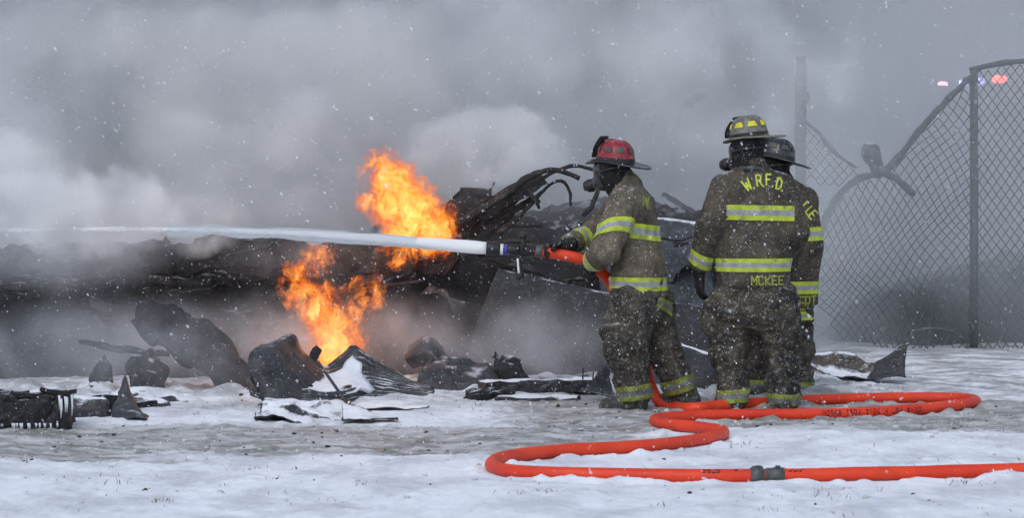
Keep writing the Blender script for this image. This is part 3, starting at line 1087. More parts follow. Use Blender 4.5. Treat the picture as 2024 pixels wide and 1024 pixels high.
def helmet(center, yaw, pitch, roll, mat, parent, refl_mat, crest_h=0.05, shield=False, brim_mat=None, scale=1.0, face_shield=False, shield_h=.14):
    """Traditional fire helmet: ribbed dome, upswept long rear brim, front shield holder, reflectors. Local +X is forward."""
    mtx = Matrix.Translation(center) @ Euler((roll, pitch, yaw), 'XYZ').to_matrix().to_4x4() @ Matrix.Scale(scale, 4)
    def tf(pts): return [tuple(mtx @ Vector(p)) for p in pts]
    nth, nph = 64, 18
    V, F = [], []
    def dome(th, ph, lift=0.0):
        # ph 0 at rim .. 1 at crown
        a = ph * math.pi / 2
        rib = 0
        for k in range(8):
            dth = (th - (k + .5) * math.pi / 4 + math.pi) % (2 * math.pi) - math.pi
            rib = max(rib, math.exp(-(dth / .075) ** 2))
        seg = 0.006 * rib * (math.sin(a * 2) ** .5 if 0 < ph < 1 else 0)
        c = math.cos(a) ** 0.82
        r = (c + lift + seg * 6)
        return (.127 * r * math.cos(th), .108 * r * math.sin(th), (.135 + lift * .13 + seg) * math.sin(a) ** .92)
    for j in range(nph + 1):
        for i in range(nth):
            V.append(dome(2 * math.pi * i / nth, j / nph))
    for j in range(nph):
        for i in range(nth):
            a, b = j * nth + i, j * nth + (i + 1) % nth
            F.append((a, b, b + nth, a + nth))
    shell = mesh('helmet', tf(V), F, mat, parent)
    # brim
    V, F = [], []
    rows = 7
    for side in (0, 1):
        for j in range(rows):
            t = j / (rows - 1)
            for i in range(nth):
                th = 2 * math.pi * i / nth
                back = max(0, -math.cos(th)) ** 2.2
                front = max(0, math.cos(th)) ** 3
                ext = .030 + .105 * back + .03 * front
                x, y = .127 * math.cos(th), .108 * math.sin(th)
                n = Vector((math.cos(th), math.sin(th) * .9, 0)).normalized()
                drop = -0.008 - 0.012 * t + .014 * abs(math.sin(th)) * t * t - .022 * back * t + .01 * back * t ** 4
                V.append((x + n.x * ext * t - .004 * n.x, y + n.y * ext * t - .004 * n.y, .006 + drop + (0.0 if side == 0 else -.009)))
    o = rows * nth
    for j in range(rows - 1):
        for i in range(nth):
            a, b = j * nth + i, j * nth + (i + 1) % nth
            F.append((b, a, a + nth, b + nth)); F.append((o + a, o + b, o + b + nth, o + a + nth))
    for i in range(nth):
        a, b = (rows - 1) * nth + i, (rows - 1) * nth + (i + 1) % nth
        F.append((b, a, o + a, o + b))
        a, b = i, (i + 1) % nth
        F.append((a, b, o + b, o + a))
    mesh('brim', tf(V), F, brim_mat or mat, shell)
    # band round the foot of the dome
    V, F = [], []
    for z, r in ((-.004, 1.035), (.022, 1.03)):
        for i in range(nth):
            th = 2 * math.pi * i / nth
            V.append((.127 * r * math.cos(th), .108 * r * math.sin(th), z))
    for i in range(nth):
        F.append((i, (i + 1) % nth, nth + (i + 1) % nth, nth + i))
    mesh('band', tf(V), F, M['rubber'], shell)
    # reflectors between the ribs
    for k in range(8):
        if k == 0: continue
        tc = k * math.pi / 4
        g = []
        for jj, ph in enumerate((.26, .35, .44)):
            hw = (.26, .225, .18)[jj]
            for ii in range(6):
                g.append(dome(tc - hw + 2 * hw * ii / 5, ph, .045))
        ff = [(j * 6 + i, j * 6 + i + 1, j * 6 + i + 7, j * 6 + i + 6) for j in range(2) for i in range(5)]
        mesh('reflector', tf(g), ff, refl_mat, shell)
    # crest and front shield
    vv, ff = box_data((.02, 0, .131), (.105, 0, .128), .014, .016, nl=3)
    mesh('crest', tf(vv), ff, M['rubber'], shell, smooth=False)
    sh = [[(.150 - .055 * t * t + .008 * (1 - abs(s)), s * (.052 - .014 * abs(t - .4)), .010 + shield_h * t) for s in (-1, -.5, 0, .5, 1)] for t in (0, .33, .66, 1)]
    sh = [tf(r) for r in sh]
    sheet('front_shield', sh, M['rubber'], shell, nu=3, nv=3, rough=0.0, th=.006)
    if face_shield:
        vs = [[(.135 + .05 * t, s * .07, .0 - .035 * t) for s in (-1, -.5, 0, .5, 1)] for t in (0, .5, 1)]
        sheet('visor', [tf(r) for r in vs], M['helm_tan'], shell, nu=3, nv=3, rough=0, th=.004)
    return shell


def head(c, fwd, neck, parent, mask=True):
    """Hood and breathing mask over the head."""
    c = Vector(c); f = Vector(fwd).normalized()
    side = f.cross(Vector((0, 0, 1))).normalized()
    up = side.cross(f)
    pr = [(0, c + up * .03, c - up * .04 + f * .02, .105, .088), (0, c - up * .06, Vector(neck), .08, .10)]
    V, F, _ = sdf_mesh(pr, .012, k=.04)
    V = V + vnormals(V, F) * (0.006 * (1 - 2 * np.abs(vn(V * 17))))[:, None]
    mesh('hood', V, F, M['hood'], parent)
    if mask:
        p = [(0, c + f * .07 - up * .0, c + f * .075 - up * .07, .072, .062), (0, c + f * .12 - up * .075, c + f * .17 - up * .085, .042, .034)]
        V, F, _ = sdf_mesh(p, .010, k=.02)
        mk = mesh('breathing_mask', V, F, M['lens'], parent)
        q = c + f * .165 - up * .085
        lathe('regulator', [(-.02, .03), (-.015, .042), (.02, .042), (.03, .034), (.045, .03)], q, f, M['rubber'], mk, 16)
        tube('mask_strap', catmull([tuple(c + f * .07 + side * s * .075 - up * .01) for s in (-1,)] + [tuple(c - side * .112 + up * .0), tuple(c - f * .09 - side * .07 + up * .01), tuple(c - f * .118 + up * .012)], 5), .009, M['rubber'], mk, 6)
        tube('mask_strap', catmull([tuple(c + f * .07 + side * .075 - up * .01), tuple(c + side * .112), tuple(c - f * .09 + side * .07 + up * .01), tuple(c - f * .118 + up * .012)], 5), .009, M['rubber'], mk, 6)


def body_mesh(J, parent):
    """The wearer under the gear, one continuous figure."""
    pr = [(0, J['neck'], J['chest'], .06, .11), (0, J['chest'], J['waist'], .13, .12), (0, J['waist'], J['pelvis'], .12, .13),
          (0, J['head'] + Vector((0, 0, .03)), J['head'] - Vector((0, 0, .05)), .085, .07), (0, J['head'] - Vector((0, 0, .05)), J['neck'], .055, .055)]
    for s in 'LR':
        pr += [(0, J['chest'], J['sh' + s], .09, .06), (0, J['sh' + s], J['el' + s], .055, .043), (0, J['el' + s], J['wr' + s], .043, .03)]
        pr += [(0, J['pelvis'], J['hip' + s], .1, .09), (0, J['hip' + s], J['kn' + s], .085, .058), (0, J['kn' + s], J['an' + s], .055, .04),
               (0, J['an' + s], J['an' + s] - Vector((0, 0, .04)), .04, .04)]
    V, F, _ = sdf_mesh(pr, .022, k=.04)
    return mesh('body', V, F, M['skin'], parent)


# ---- the officer seen from behind, grey-tan helmet
YB = 20.0
B = {k: W(*v) for k, v in {
    'head': (1480, 296, 20.02), 'neck': (1487, 338, 20.0), 'chest': (1489, 395, 20.0), 'waist': (1490, 505, 20.0), 'pelvis': (1490, 575, 20.0),
    'shL': (1434, 374, 20.0), 'elL': (1402, 452, 19.97), 'wrL': (1382, 533, 20.05), 'shR': (1546, 374, 20.0), 'elR': (1571, 455, 19.98), 'wrR': (1552, 540, 20.27),
    'hipL': (1446, 600, 20.0), 'knL': (1442, 695, 20.03), 'anL': (1448, 785, 20.0), 'hipR': (1534, 600, 20.0), 'knR': (1544, 695, 20.05), 'anR': (1555, 790, 19.95)}.items()}
fb = empty('person', (B['pelvis'].x, 20.0, 0))
tag(fb, 'firefighter in brown coat and grey helmet, back turned, arms hanging, standing on the hose loop', 'person')
body_mesh(B, fb)
FY = (0, 1, 0)
z_h = W(0, 568, 20).z
coatB = [(1, B['chest'], B['waist'], .208, .222, FY, .68), (1, B['waist'], W(1490, 600, 20.0), .226, .245, FY, .68),
         (1, W(1443, 378, 20.0), W(1535, 378, 20.0), .105, .105), (1, B['neck'] - Vector((0, 0, .02)), W(1445, 368, 20), .085, .082), (1, B['neck'] - Vector((0, 0, .02)), W(1535, 368, 20), .085, .082),
         (1, W(1487, 350, 20), W(1486, 326, 20.01), .098, .088),
         (2, B['shL'], B['elL'], .098, .093), (2, B['elL'], B['wrL'] + Vector((0, 0, .015)), .093, .068),
         (3, B['shR'], B['elR'], .098, .09), (3, B['elR'], B['wrR'], .09, .066)]
cB, VB, FB, GB = garment('coat', coatB, .011, .03, M['coat_b'], fb, cuts=[((0, 0, z_h), (0, 0, -1)), (B['wrL'], (B['wrL'] - B['elL']), .12), (B['wrR'], (B['wrR'] - B['elR']), .12)], fold=.0085, fs=(6, 6, 5), seed=2)
trim('reflective_trim', VB, FB, GB, [1, 2, 3], W(1500, 420, 20), (0.02, 0, 1), .048, cB, box=((px_x(1433, 20), 19, 0), (px_x(1568, 20), 20.05, 3)))
trim('reflective_trim', VB, FB, GB, [1], W(1490, 523, 20), (0, 0, 1), .042, cB)
trim('reflective_trim', VB, FB, GB, [2], W(1382, 512, 20), (B['elL'] - B['wrL']) + Vector((.06, 0, 0)), .045, cB)
bvB = BVHTree.FromPolygons([tuple(v) for v in VB], [tuple(f) for f in FB])


def arc_text(txt, px_list, sizes, bvh, parent, stroke=.014, Y=20.0, mat=None):
    g = []
    for ch, (x, y, tl), (w, h) in zip(txt, px_list, sizes):
        p = W(x, y, Y)
        g.append((ch, p.x, p.z, w, h, tl))
    o = lettering('lettering', g, bvh, Y - 1.2, mat or M['limepaint'], parent, stroke)
    if o: o['kind'] = 'stuff'
    return o


arc_text('W.R.F.D.', [(1474, 365, .5), (1488, 369, .3), (1497, 356, .14), (1507, 366, .1), (1516, 355, 0), (1525, 367, -.1), (1537, 363, -.22), (1545, 375, -.3)],
         [(.042, .066), (.010, .012), (.030, .066), (.010, .012), (.028, .066), (.010, .012), (.030, .066), (.010, .012)], bvB, cB, .0105)
arc_text('MCKEE', [(1487 + i * 13.5, 553, 0) for i in range(5)], [(.030, .052)] * 5, bvB, cB, .009, mat=M['limefaded'])
pantsB = [(1, W(1490, 540, 20), W(1490, 600, 20), .20, .205, FY, .72),
          (2, B['hipL'], B['knL'], .148, .118), (2, B['knL'], B['anL'], .118, .092), (3, B['hipR'], B['knR'], .148, .122), (3, B['knR'], B['anR'], .122, .094),
          (2, W(1405, 610, 19.99), W(1405, 650, 19.99), .05, .05)]
pB, VP, FP, GP = garment('trousers', pantsB, .011, .025, M['pants'], fb, cuts=[((0, 0, .045), (0, 0, -1))], fold=.011, fs=(8, 8, 10), seed=12, rings=.010)
trim('reflective_trim', VP, FP, GP, [2], W(1448, 783, 20), (-.05, 0, 1), .042, pB, lime=False)
trim('reflective_trim', VP, FP, GP, [3], W(1555, 792, 20), (.03, 0, 1), .045, pB, lime=False)
boot(B['anL'], (-.35, 1), fb, -.005)
boot(B['anR'], (.25, 1), fb, -.005)
glove(B['wrL'] + Vector((0, 0, -.015)), (.035, .03, -1), (1, .3, 0), 1, .35, fb)
glove(B['wrR'], (.02, .5, -.85), (-1, .2, 0), -1, .7, fb)
head(B['head'], (-.80, .60, -.05), B['neck'], fb)
helmet(W(1480, 270, 20.02), math.atan2(.62, -.78), R(7), R(-2), M['helm_tan'], fb, M['refl'], shield_h=.10)
tube('collar_clasp', [tuple(W(1470, 333, 19.9)), tuple(W(1487, 331, 19.885)), tuple(W(1502, 333, 19.9))], .014, M['alu'], cB)

# ---- the firefighter on the nozzle, red helmet
A = {k: W(*v) for k, v in {
    'head': (1214, 334, 20.02), 'neck': (1230, 372, 20.02), 'chest': (1252, 432, 20.02), 'waist': (1260, 520, 20.0), 'pelvis': (1264, 578, 20.0),
    'shL': (1232, 407, 19.83), 'elL': (1196, 494, 19.70), 'wrL': (1170, 522, 19.93), 'shR': (1232, 405, 20.24), 'elR': (1172, 466, 20.30), 'wrR': (1117, 486, 20.06),
    'hipL': (1252, 595, 19.9), 'knL': (1236, 682, 19.85), 'anL': (1254, 780, 19.9), 'hipR': (1288, 595, 20.12), 'knR': (1304, 680, 20.12), 'anR': (1346, 768, 20.12)}.items()}
fa = empty('person', (A['pelvis'].x, 20.0, 0))
tag(fa, 'firefighter in tan coat and red helmet aiming the hose nozzle at the flames', 'person')
body_mesh(A, fa)
FA = (-.94, .34, 0)
hemA = W(1262, 582, 20)
coatA = [(1, A['chest'], A['waist'], .205, .205, FA, .70), (1, A['waist'], W(1264, 610, 20), .207, .225, FA, .80),
         (1, A['shL'] + Vector((.03, .04, 0)), A['shR'] + Vector((.04, -.04, 0)), .10, .10), (1, A['neck'] - Vector((-.03, 0, .03)), A['shL'], .09, .085), (1, A['neck'] - Vector((-.03, 0, .03)), A['shR'], .09, .085),
         (1, W(1246, 385, 20.02), W(1236, 362, 20.02), .095, .088),
         (2, A['shL'], A['elL'], .098, .092), (2, A['elL'], A['wrL'], .085, .06),
         (3, A['shR'], A['elR'], .095, .082), (3, A['elR'], A['wrR'], .082, .062)]
cA, VA, FAc, GA = garment('coat', coatA, .011, .028, M['coat_a'], fa, cuts=[((hemA[0], hemA[1], hemA[2]), (-.12, 0, -1)), (A['wrL'], A['wrL'] - A['elL'], .1), (A['wrR'], A['wrR'] - A['elR'], .12)], fold=.011, fs=(8, 8, 6), seed=22)
trim('reflective_trim', VA, FAc, GA, [1], W(1262, 456, 20), (.14, 0, 1), .048, cA)
trim('reflective_trim', VA, FAc, GA, [1], W(1264, 560, 20), (.02, 0, 1), .042, cA)
trim('reflective_trim', VA, FAc, GA, [2], W(1196, 458, 19.75), (A['shL'] - A['elL']) + Vector((-.16, 0, 0)), .046, cA)
trim('reflective_trim', VA, FAc, GA, [2], A['wrL'].lerp(A['elL'], .32), A['elL'] - A['wrL'], .04, cA)
trim('reflective_trim', VA, FAc, GA, [3], A['wrR'].lerp(A['elR'], .5), A['elR'] - A['wrR'], .05, cA)
bvA = BVHTree.FromPolygons([tuple(v) for v in VA], [tuple(f) for f in FAc])
arc_text('W.', [(1274, 395, -.2), (1279, 408, 0)], [(.045, .07), (.012, .014)], bvA, cA, .012, mat=M['limefaded'])
pantsA = [(1, W(1264, 555, 20), W(1266, 605, 20), .185, .185, FA, .82),
          (2, A['hipL'], A['knL'], .142, .132), (2, A['knL'], A['anL'], .13, .098), (3, A['hipR'], A['knR'], .135, .115), (3, A['knR'], A['anR'], .112, .092),
          (2, W(1216, 650, 19.83), W(1220, 680, 19.83), .085, .08)]
pA, VPA, FPA, GPA = garment('trousers', pantsA, .011, .025, M['pants'], fa, cuts=[(A['anL'] - Vector((0, 0, .05)), (0, 0, -1), .16), (A['anR'] - Vector((-.03, 0, .055)), (.35, 0, -1), .16)], fold=.013, fs=(8, 8, 9), seed=42, rings=.009)
trim('reflective_trim', VPA, FPA, GPA, [2], W(1254, 776, 19.9), (-.13, 0, 1), .048, pA, lime=False)
trim('reflective_trim', VPA, FPA, GPA, [3], W(1343, 762, 20.1), (-.30, 0, 1), .048, pA, lime=False)
trim('reflective_trim', VPA, FPA, GPA, [3, 1], W(1300, 594, 20.0), (.65, 0, 1), .034, pA, lime=False, box=((W(1280, 0, 20).x, 19.5, 0), (W(1330, 0, 20).x, 20.15, 2)))
boot(A['anL'] + Vector((-.01, 0, 0)), (-1, .25), fa, -.01)
boot(A['anR'] + Vector((.03, 0, 0)), (-.9, .45), fa, .0)
glove(A['wrL'] + Vector((.0, .0, .0)), (-.35, .55, -.75), (.55, .8, .3), 1, .85, fa)
glove(A['wrR'] + Vector((-.01, -.02, .005)), (-1, -.18, -.1), (0, -.5, -.95), -1, .95, fa)
head(A['head'], (-.93, .33, -.12), A['neck'], fa)
helmet(W(1216, 318, 20.02), math.atan2(.60, -.80), R(-5), R(0), M['helm_red'], fa, M['refl_dull'], brim_mat=M['helm_black'], face_shield=True)

# ---- the firefighter half hidden behind the officer, black helmet
YC = 21.1
C = {k: W(*v) for k, v in {
    'head': (1532, 330, 21.12), 'neck': (1540, 362, 21.1), 'chest': (1545, 420, 21.1), 'waist': (1546, 520, 21.1), 'pelvis': (1546, 590, 21.1),
    'shL': (1500, 396, 21.1), 'elL': (1478, 470, 21.05), 'wrL': (1480, 545, 21.2), 'shR': (1590, 398, 21.1), 'elR': (1601, 490, 21.05), 'wrR': (1598, 600, 21.1),
    'hipL': (1512, 610, 21.1), 'knL': (1504, 690, 21.12), 'anL': (1500, 766, 21.1), 'hipR': (1572, 610, 21.1), 'knR': (1578, 690, 21.12), 'anR': (1584, 768, 21.1)}.items()}
fc = empty('person', (C['pelvis'].x, YC, 0))
tag(fc, 'firefighter in black helmet half hidden behind the firefighter in the grey helmet', 'person')
body_mesh(C, fc)
hemC = W(1546, 636, YC).z
coatC = [(1, C['chest'], C['waist'], .19, .20, FY, .7), (1, C['waist'], W(1548, 650, YC), .20, .215, FY, .7), (1, C['shL'], C['shR'], .09, .09),
         (1, C['neck'], C['shL'], .08, .08), (1, C['neck'], C['shR'], .08, .08),
         (2, C['shL'], C['elL'], .09, .08), (2, C['elL'], C['wrL'], .08, .06), (3, C['shR'], C['elR'], .082, .085), (3, C['elR'], C['wrR'], .075, .058)]
cC, VC, FC, GC = garment('coat', coatC, .012, .03, M['coat_c'], fc, cuts=[((0, 0, hemC), (0, 0, -1)), (C['wrR'], C['wrR'] - C['elR'], .12)], fold=.009, fs=(6, 6, 5), seed=62)
trim('reflective_trim', VC, FC, GC, [1, 3], W(1590, 568, YC), (0, 0, 1), .042, cC, box=((1.2, 20.6, 0), (3, 21.6, 2)))
trim('reflective_trim', VC, FC, GC, [1, 3], W(1590, 623, YC), (-.03, 0, 1), .030, cC, box=((1.2, 20.6, 0), (3, 21.6, 2)))
trim('reflective_trim', VC, FC, GC, [3], W(1600, 462, YC), (-.05, 0, 1), .045, cC)
bvC = BVHTree.FromPolygons([tuple(v) for v in VC], [tuple(f) for f in FC])
arc_text('LLE', [(1590, 407, -.75), (1598, 416, -.8), (1604, 424, -.85)], [(.03, .06)] * 3, bvC, cC, .010, Y=YC)
arc_text('ERT', [(1582, 598, 0), (1594, 598, 0), (1606, 597, 0)], [(.034, .085)] * 3, bvC, cC, .011, Y=YC, mat=M['limefaded'])
pantsC = [(1, W(1546, 590, YC), W(1546, 620, YC), .18, .19, FY, .75), (2, C['hipL'], C['knL'], .13, .11), (2, C['knL'], C['anL'], .11, .085), (3, C['hipR'], C['knR'], .12, .10), (3, C['knR'], C['anR'], .10, .08)]
pC, VPC, FPC, GPC = garment('trousers', pantsC, .012, .025, M['pants'], fc, cuts=[((0, 0, .05), (0, 0, -1))], fold=.010, fs=(8, 8, 10), seed=82, rings=.008)
trim('reflective_trim', VPC, FPC, GPC, [2], W(1500, 764, YC), (0, 0, 1), .045, pC, lime=False)
trim('reflective_trim', VPC, FPC, GPC, [3], W(1584, 768, YC), (0, 0, 1), .045, pC, lime=False)
boot(C['anL'], (-.2, 1), fc, -.005)
boot(C['anR'], (.3, 1), fc, -.005)
glove(C['wrR'], (.12, .1, -1), (-1, .3, 0), -1, .8, fc)
glove(C['wrL'], (.1, .4, -1), (1, .3, 0), 1, .6, fc)
head(C['head'], (-.8, .55, -.1), C['neck'], fc)
helmet(W(1533, 312, 21.1), math.atan2(.45, -.85), R(-9), R(8), M['helm_black'], fc, M['refl_dull'])


# ------------------------------------------------------------------ rubble heaps (the burnt-out building, collapsed)
def heap(name, x0, x1, y0, y1, top, label, step=0.03, rough=0.10, seed=0, mat=None):
    gx = np.arange(x0, x1 + step, step); gy_ = np.arange(y0, y1 + step, step)
    X, Y = np.meshgrid(gx, gy_)
    x, y = X.ravel(), Y.ravel()
    P = np.stack([x, y, 0 * x + seed], 1)
    h = np.array(np.interp(x, [p[0] for p in top], [p[1] for p in top]))
    t = (y - y0) / (y1 - y0)
    prof = sstep(0, .28, t + 0.07 * vn(P * 2.5)) * sstep(1.0, .7, t)
    endf = sstep(x0, x0 + .35, x) * sstep(x1, x1 - .35, x)
    z = h * prof * endf
    n = fbm(P * np.array([2.4, 3.2, 1]), 4) + 0.5 * np.abs(vn(P * np.array([7, 9, 1]) + 4)) - .15
    z = z * (1 + 0.10 * vn(P * 1.3 + 9)) + rough * n * 1.2 * prof * endf
    # broken, stepped pieces
    z = z + 0.05 * np.round(3 * vn(P * np.array([5, 4, 1]) + 15)) / 3 * prof * endf
    z = z - 0.06 * (1 - prof * endf)
    V = np.stack([x, y, z], 1)
    ii = np.arange(len(x)).reshape(len(gy_), len(gx))
    q = np.stack([ii[:-1, :-1], ii[:-1, 1:], ii[1:, 1:], ii[1:, :-1]], -1).reshape(-1, 4)
    o = mesh(name, V, q, mat or M['rubble'])
    tag(o, label, kind='stuff')
    return o




YH = 24.0
heap('charred_rubble', -5.6, 1.95, 22.9, 26.6,
     [(-5.6, .72), (px_x(0, YH), .72), (px_x(300, YH), .76), (px_x(480, YH), .80), (px_x(700, YH), .80), (px_x(860, YH), .92), (px_x(980, YH), 1.05), (px_x(1150, YH), 1.10), (px_x(1300, YH), 1.14), (px_x(1410, YH), 1.02), (px_x(1470, YH), .6), (1.95, .2)],
     'heap of charred rubble left of the collapsed building', rough=.10, seed=3)
heap('charred_rubble', 2.7, 6.4, 26.9, 29.2, [(2.7, .15), (3.2, .40), (3.8, .55), (4.6, .75), (6.4, .8)], 'low dark heap of burnt rubble behind the chain-link fence', rough=.08, seed=8)

# loose charred boards on the heap
for i in range(64):
    px = rnd.uniform(-30, 1420)
    Y = rnd.uniform(23.2, 25.2)
    top = .84 if px < 860 else 1.18
    x = px_x(px, Y)
    z = rnd.uniform(.4, top * .95) if Y < 24 else rnd.uniform(top * .7, top * 1.0)
    L = rnd.uniform(.25, 1.0)
    a = rnd.uniform(0, math.pi)
    el = rnd.gauss(0, .22)
    d = Vector((math.cos(a) * math.cos(el), .5 * math.sin(a) * math.cos(el), math.sin(el))).normalized() * L / 2
    c = Vector((x, Y, z))
    o = beam('charred_board', c - d, c + d, rnd.uniform(.04, .14), rnd.uniform(.02, .05), M['char_wood'], up=(rnd.gauss(0, .5), rnd.gauss(0, .5), 1), seed=i * 3.1)
    tag(o, 'charred board lying loose on the rubble heap', 'board', 'charred boards on the rubble heap')

# twisted scraps of sheet on the heap
for i in range(26):
    px = rnd.uniform(880, 1420) if i % 2 else rnd.uniform(0, 900)
    Y = rnd.uniform(23.0, 24.6)
    top = .82 if px < 860 else 1.12
    c = Vector((px_x(px, Y), Y, rnd.uniform(.5, top)))
    w, h = rnd.uniform(.15, .45), rnd.uniform(.08, .25)
    rot = Euler((rnd.uniform(-.6, .9), rnd.uniform(-.5, .5), rnd.uniform(-.6, .6))).to_matrix()
    ctrl = [[tuple(c + rot @ Vector(((u - 1) * w / 2, (v - 1) * h / 2, rnd.uniform(-.05, .05)))) for u in range(3)] for v in range(3)]
    o = sheet('sheet_scrap', ctrl, M['sheet_dark'], nu=5, nv=5, rough=.02, tear=.05, seed=i * 2.7)
    tag(o, 'crumpled scrap of burnt sheet metal on the rubble heap', 'scrap', 'sheet scraps on the rubble heap')

# twisted strips and pipes sticking out of the heap
for i in range(18):
    px = rnd.uniform(20, 1400)
    Y = rnd.uniform(22.95, 23.6)
    top = 480 if px < 860 else 425
    x0, y0 = px, rnd.uniform(top + 20, 590)
    pts = [(x0, y0)]
    ang = rnd.uniform(-.5, .5) + (math.pi if rnd.random() < .5 else 0)
    for k in range(4):
        ang += rnd.gauss(0, .45)
        pts.append((pts[-1][0] + 38 * math.cos(ang), min(620, max(top - 12, pts[-1][1] - 20 * math.sin(ang)))))
    p = resample(catmull([tuple(W(a, b, Y + .03 * k)) for k, (a, b) in enumerate(pts)], 6), .03)
    o = tube('twisted_pipe', p, rnd.uniform(.007, .016), M['char'], None, 6, jit=.006, seed=i * 1.3)
    tag(o, 'thin twisted metal strip sticking out of the rubble heap', 'scrap', 'twisted strips in the rubble heap')

# long roof edge lying across the left of the wreck
for (a, b, w, h, lab) in [
    ((-60, 520), (560, 505), .10, .22, 'long blackened roof edge sagging across the rubble at far left'),
    ((380, 498), (900, 512), .10, .20, 'blackened wall plate lying behind the flames'),
    ((-40, 585), (330, 560), .08, .12, 'scorched beam below the long roof edge'),
]:
    o = beam('charred_beam', W(*a, 23.25), W(*b, 23.3), w, h, M['char'], rough=.05, seed=a[0])
    tag(o, lab, 'beam')

# ---- bent roof ribs above the heap
ribs = [
    ([(890, 452), (950, 415), (1010, 378), (1055, 345), (1100, 336), (1145, 352)], .028, 23.2, 'thick bent rib at the front of the burnt roof frame'),
    ([(935, 447), (1000, 412), (1060, 362), (1110, 332), (1150, 329), (1182, 336)], .020, 23.35, 'long bent rib reaching towards the red helmet'),
    ([(985, 462), (1035, 420), (1070, 380), (1100, 358), (1120, 365), (1127, 390), (1130, 408)], .017, 23.3, 'thin rib that arches over and hangs down'),
    ([(1046, 382), (1056, 390), (1062, 402), (1066, 412)], .016, 23.25, 'short broken stub hanging between the roof ribs'),
    ([(1150, 425), (1168, 408), (1180, 385), (1186, 350), (1188, 320)], .018, 23.5, 'upright rib behind the red-helmeted firefighter'),
]
for pts, r, Y, lab in ribs:
    p = resample(catmull([tuple(W(x, y, Y)) for x, y in pts], 8), .03)
    n = len(p)
    o = tube('roof_rib', p, r * (1.15 - .55 * np.linspace(0, 1, n)), M['char_wood'], jit=.010, seed=pts[0][0])
    tag(o, lab, 'rib', 'bent ribs of the burnt roof')
for k, (p, q, w) in enumerate([((885, 455), (1075, 348), .13), ((895, 438), (1040, 372), .07), ((925, 462), (1062, 392), .06), ((960, 470), (1020, 428), .05)]):
    o = beam('charred_plank', W(*p, 23.28 + .05 * k), W(*q, 23.28 + .05 * k), w, .02, M['char_wood'], up=(.3, -1, .4), rough=.018, seed=k * 7.7)
    tag(o, ['wide splintered plank leaning along the thick bent rib', 'upper narrow plank leaning beside the bent ribs', 'lower narrow plank leaning under the bent ribs', 'short plank at the foot of the bent ribs'][k], 'plank')
o = sheet('roof_remnant', [[W(x, y, 23.8) for x, y in r] for r in [[(872, 400), (915, 380), (985, 372)], [(868, 430), (920, 415), (975, 400)], [(880, 470), (930, 455), (990, 440)]]], M['char'], rough=.05, tear=.08, seed=4, th=.02)
tag(o, 'torn blackened roof piece beside the upper flame', 'roof piece')

# ---- large leaning wall slabs behind the nozzle
def slab(name, pts, lab, mat, seed, corr=0.0, nc=8, th=.03, lips=True):
    o = sheet(name, pts, mat, nu=10, nv=8, rough=.012, seed=seed, th=th, corr=corr, ncorr=nc, corr_axis=1)
    tag(o, lab, 'wall panel')
    return o


slab('wall_panel', [[W(985, 532, 22.75), W(1060, 548, 22.7), W(1210, 582, 22.6), W(1420, 613, 22.5)],
                    [W(950, 620, 22.65), W(1060, 622, 22.6), W(1210, 650, 22.5), W(1420, 670, 22.4)],
                    [W(900, 762, 22.5), W(1060, 762, 22.45), W(1210, 764, 22.35), W(1430, 766, 22.25)]], 'big dark wall panel leaning behind the nozzle and legs', M['bare'], 5)
slab('wall_panel', [[W(1180, 425, 23.3), W(1290, 430, 23.3), W(1390, 440, 23.3)], [W(1180, 500, 23.2), W(1290, 505, 23.2), W(1400, 510, 23.2)],
                    [W(1190, 610, 23.1), W(1290, 615, 23.1), W(1420, 620, 23.1)]], 'blue-grey sided wall panel standing between two firefighters', M['panel'], 9, corr=.006, nc=7)
slab('wall_panel', [[W(1290, 655, 21.9), W(1350, 685, 21.8), W(1415, 707, 21.8)], [W(1290, 700, 21.6), W(1350, 722, 21.6), W(1415, 735, 21.6)],
                    [W(1290, 784, 21.45), W(1350, 784, 21.45), W(1420, 784, 21.45)]], 'snow-edged panel leaning behind the walking legs', M['sheet_dark'], 13)
for (p, q, Y, w, lab) in [((1318, 672), (1412, 707), 21.78, .05, 'strip of snow along the sloping panel edge behind the legs'), ]:
    V, F = tube_data(resample(np.array([tuple(W(*p, Y)), tuple(W(1365, 693, Y)), tuple(W(*q, Y))]), .02), .022, 8)
    V = V + .006 * np.stack([vn(V * 20), vn(V * 20 + 5), vn(V * 20 + 9)], 1)
    o = mesh('snow_strip', V, F, surf('lying_snow', (0.78, 0.80, 0.84), .8, (0.7, .72, .76), 9, bump=.3))
    tag(o, lab, 'snow')

# ---- foreground scraps
def debris(name, rows, lab, cat, mat='sheet', **kw):
    o = sheet(name, [[W(*p) for p in r] for r in rows], M[mat], **kw)
    tag(o, lab, cat)
    return o


# curled corrugated sheet: left curl, snowy hollow, right wing
debris('corrugated_sheet', [
    [(560, 668, 21.05), (620, 712, 21.25), (648, 722, 21.35), (680, 700, 21.30), (702, 682, 21.25), (735, 705, 21.15), (790, 738, 21.05), (852, 767, 20.95)],
    [(520, 685, 20.65), (585, 735, 20.90), (640, 752, 21.00), (676, 748, 20.97), (712, 735, 21.07), (748, 742, 21.01), (800, 758, 20.95), (856, 772, 20.87)],
    [(489, 708, 20.30), (550, 760, 20.35), (620, 774, 20.35), (676, 772, 20.45), (722, 762, 20.85), (762, 766, 20.85), (808, 773, 20.80), (858, 778, 20.77)],
    [(497, 782, 20.10), (548, 798, 20.10), (615, 806, 20.10), (675, 804, 20.25), (724, 798, 20.65), (765, 799, 20.65), (808, 798, 20.65), (852, 796, 20.65)]],
    'curled corrugated metal sheet with snow lying in its hollow', 'metal sheet', mat='ribbed', nu=9, nv=18, corr=.011, ncorr=11, corr_axis=1, rough=.014, seed=21, tear=.01)
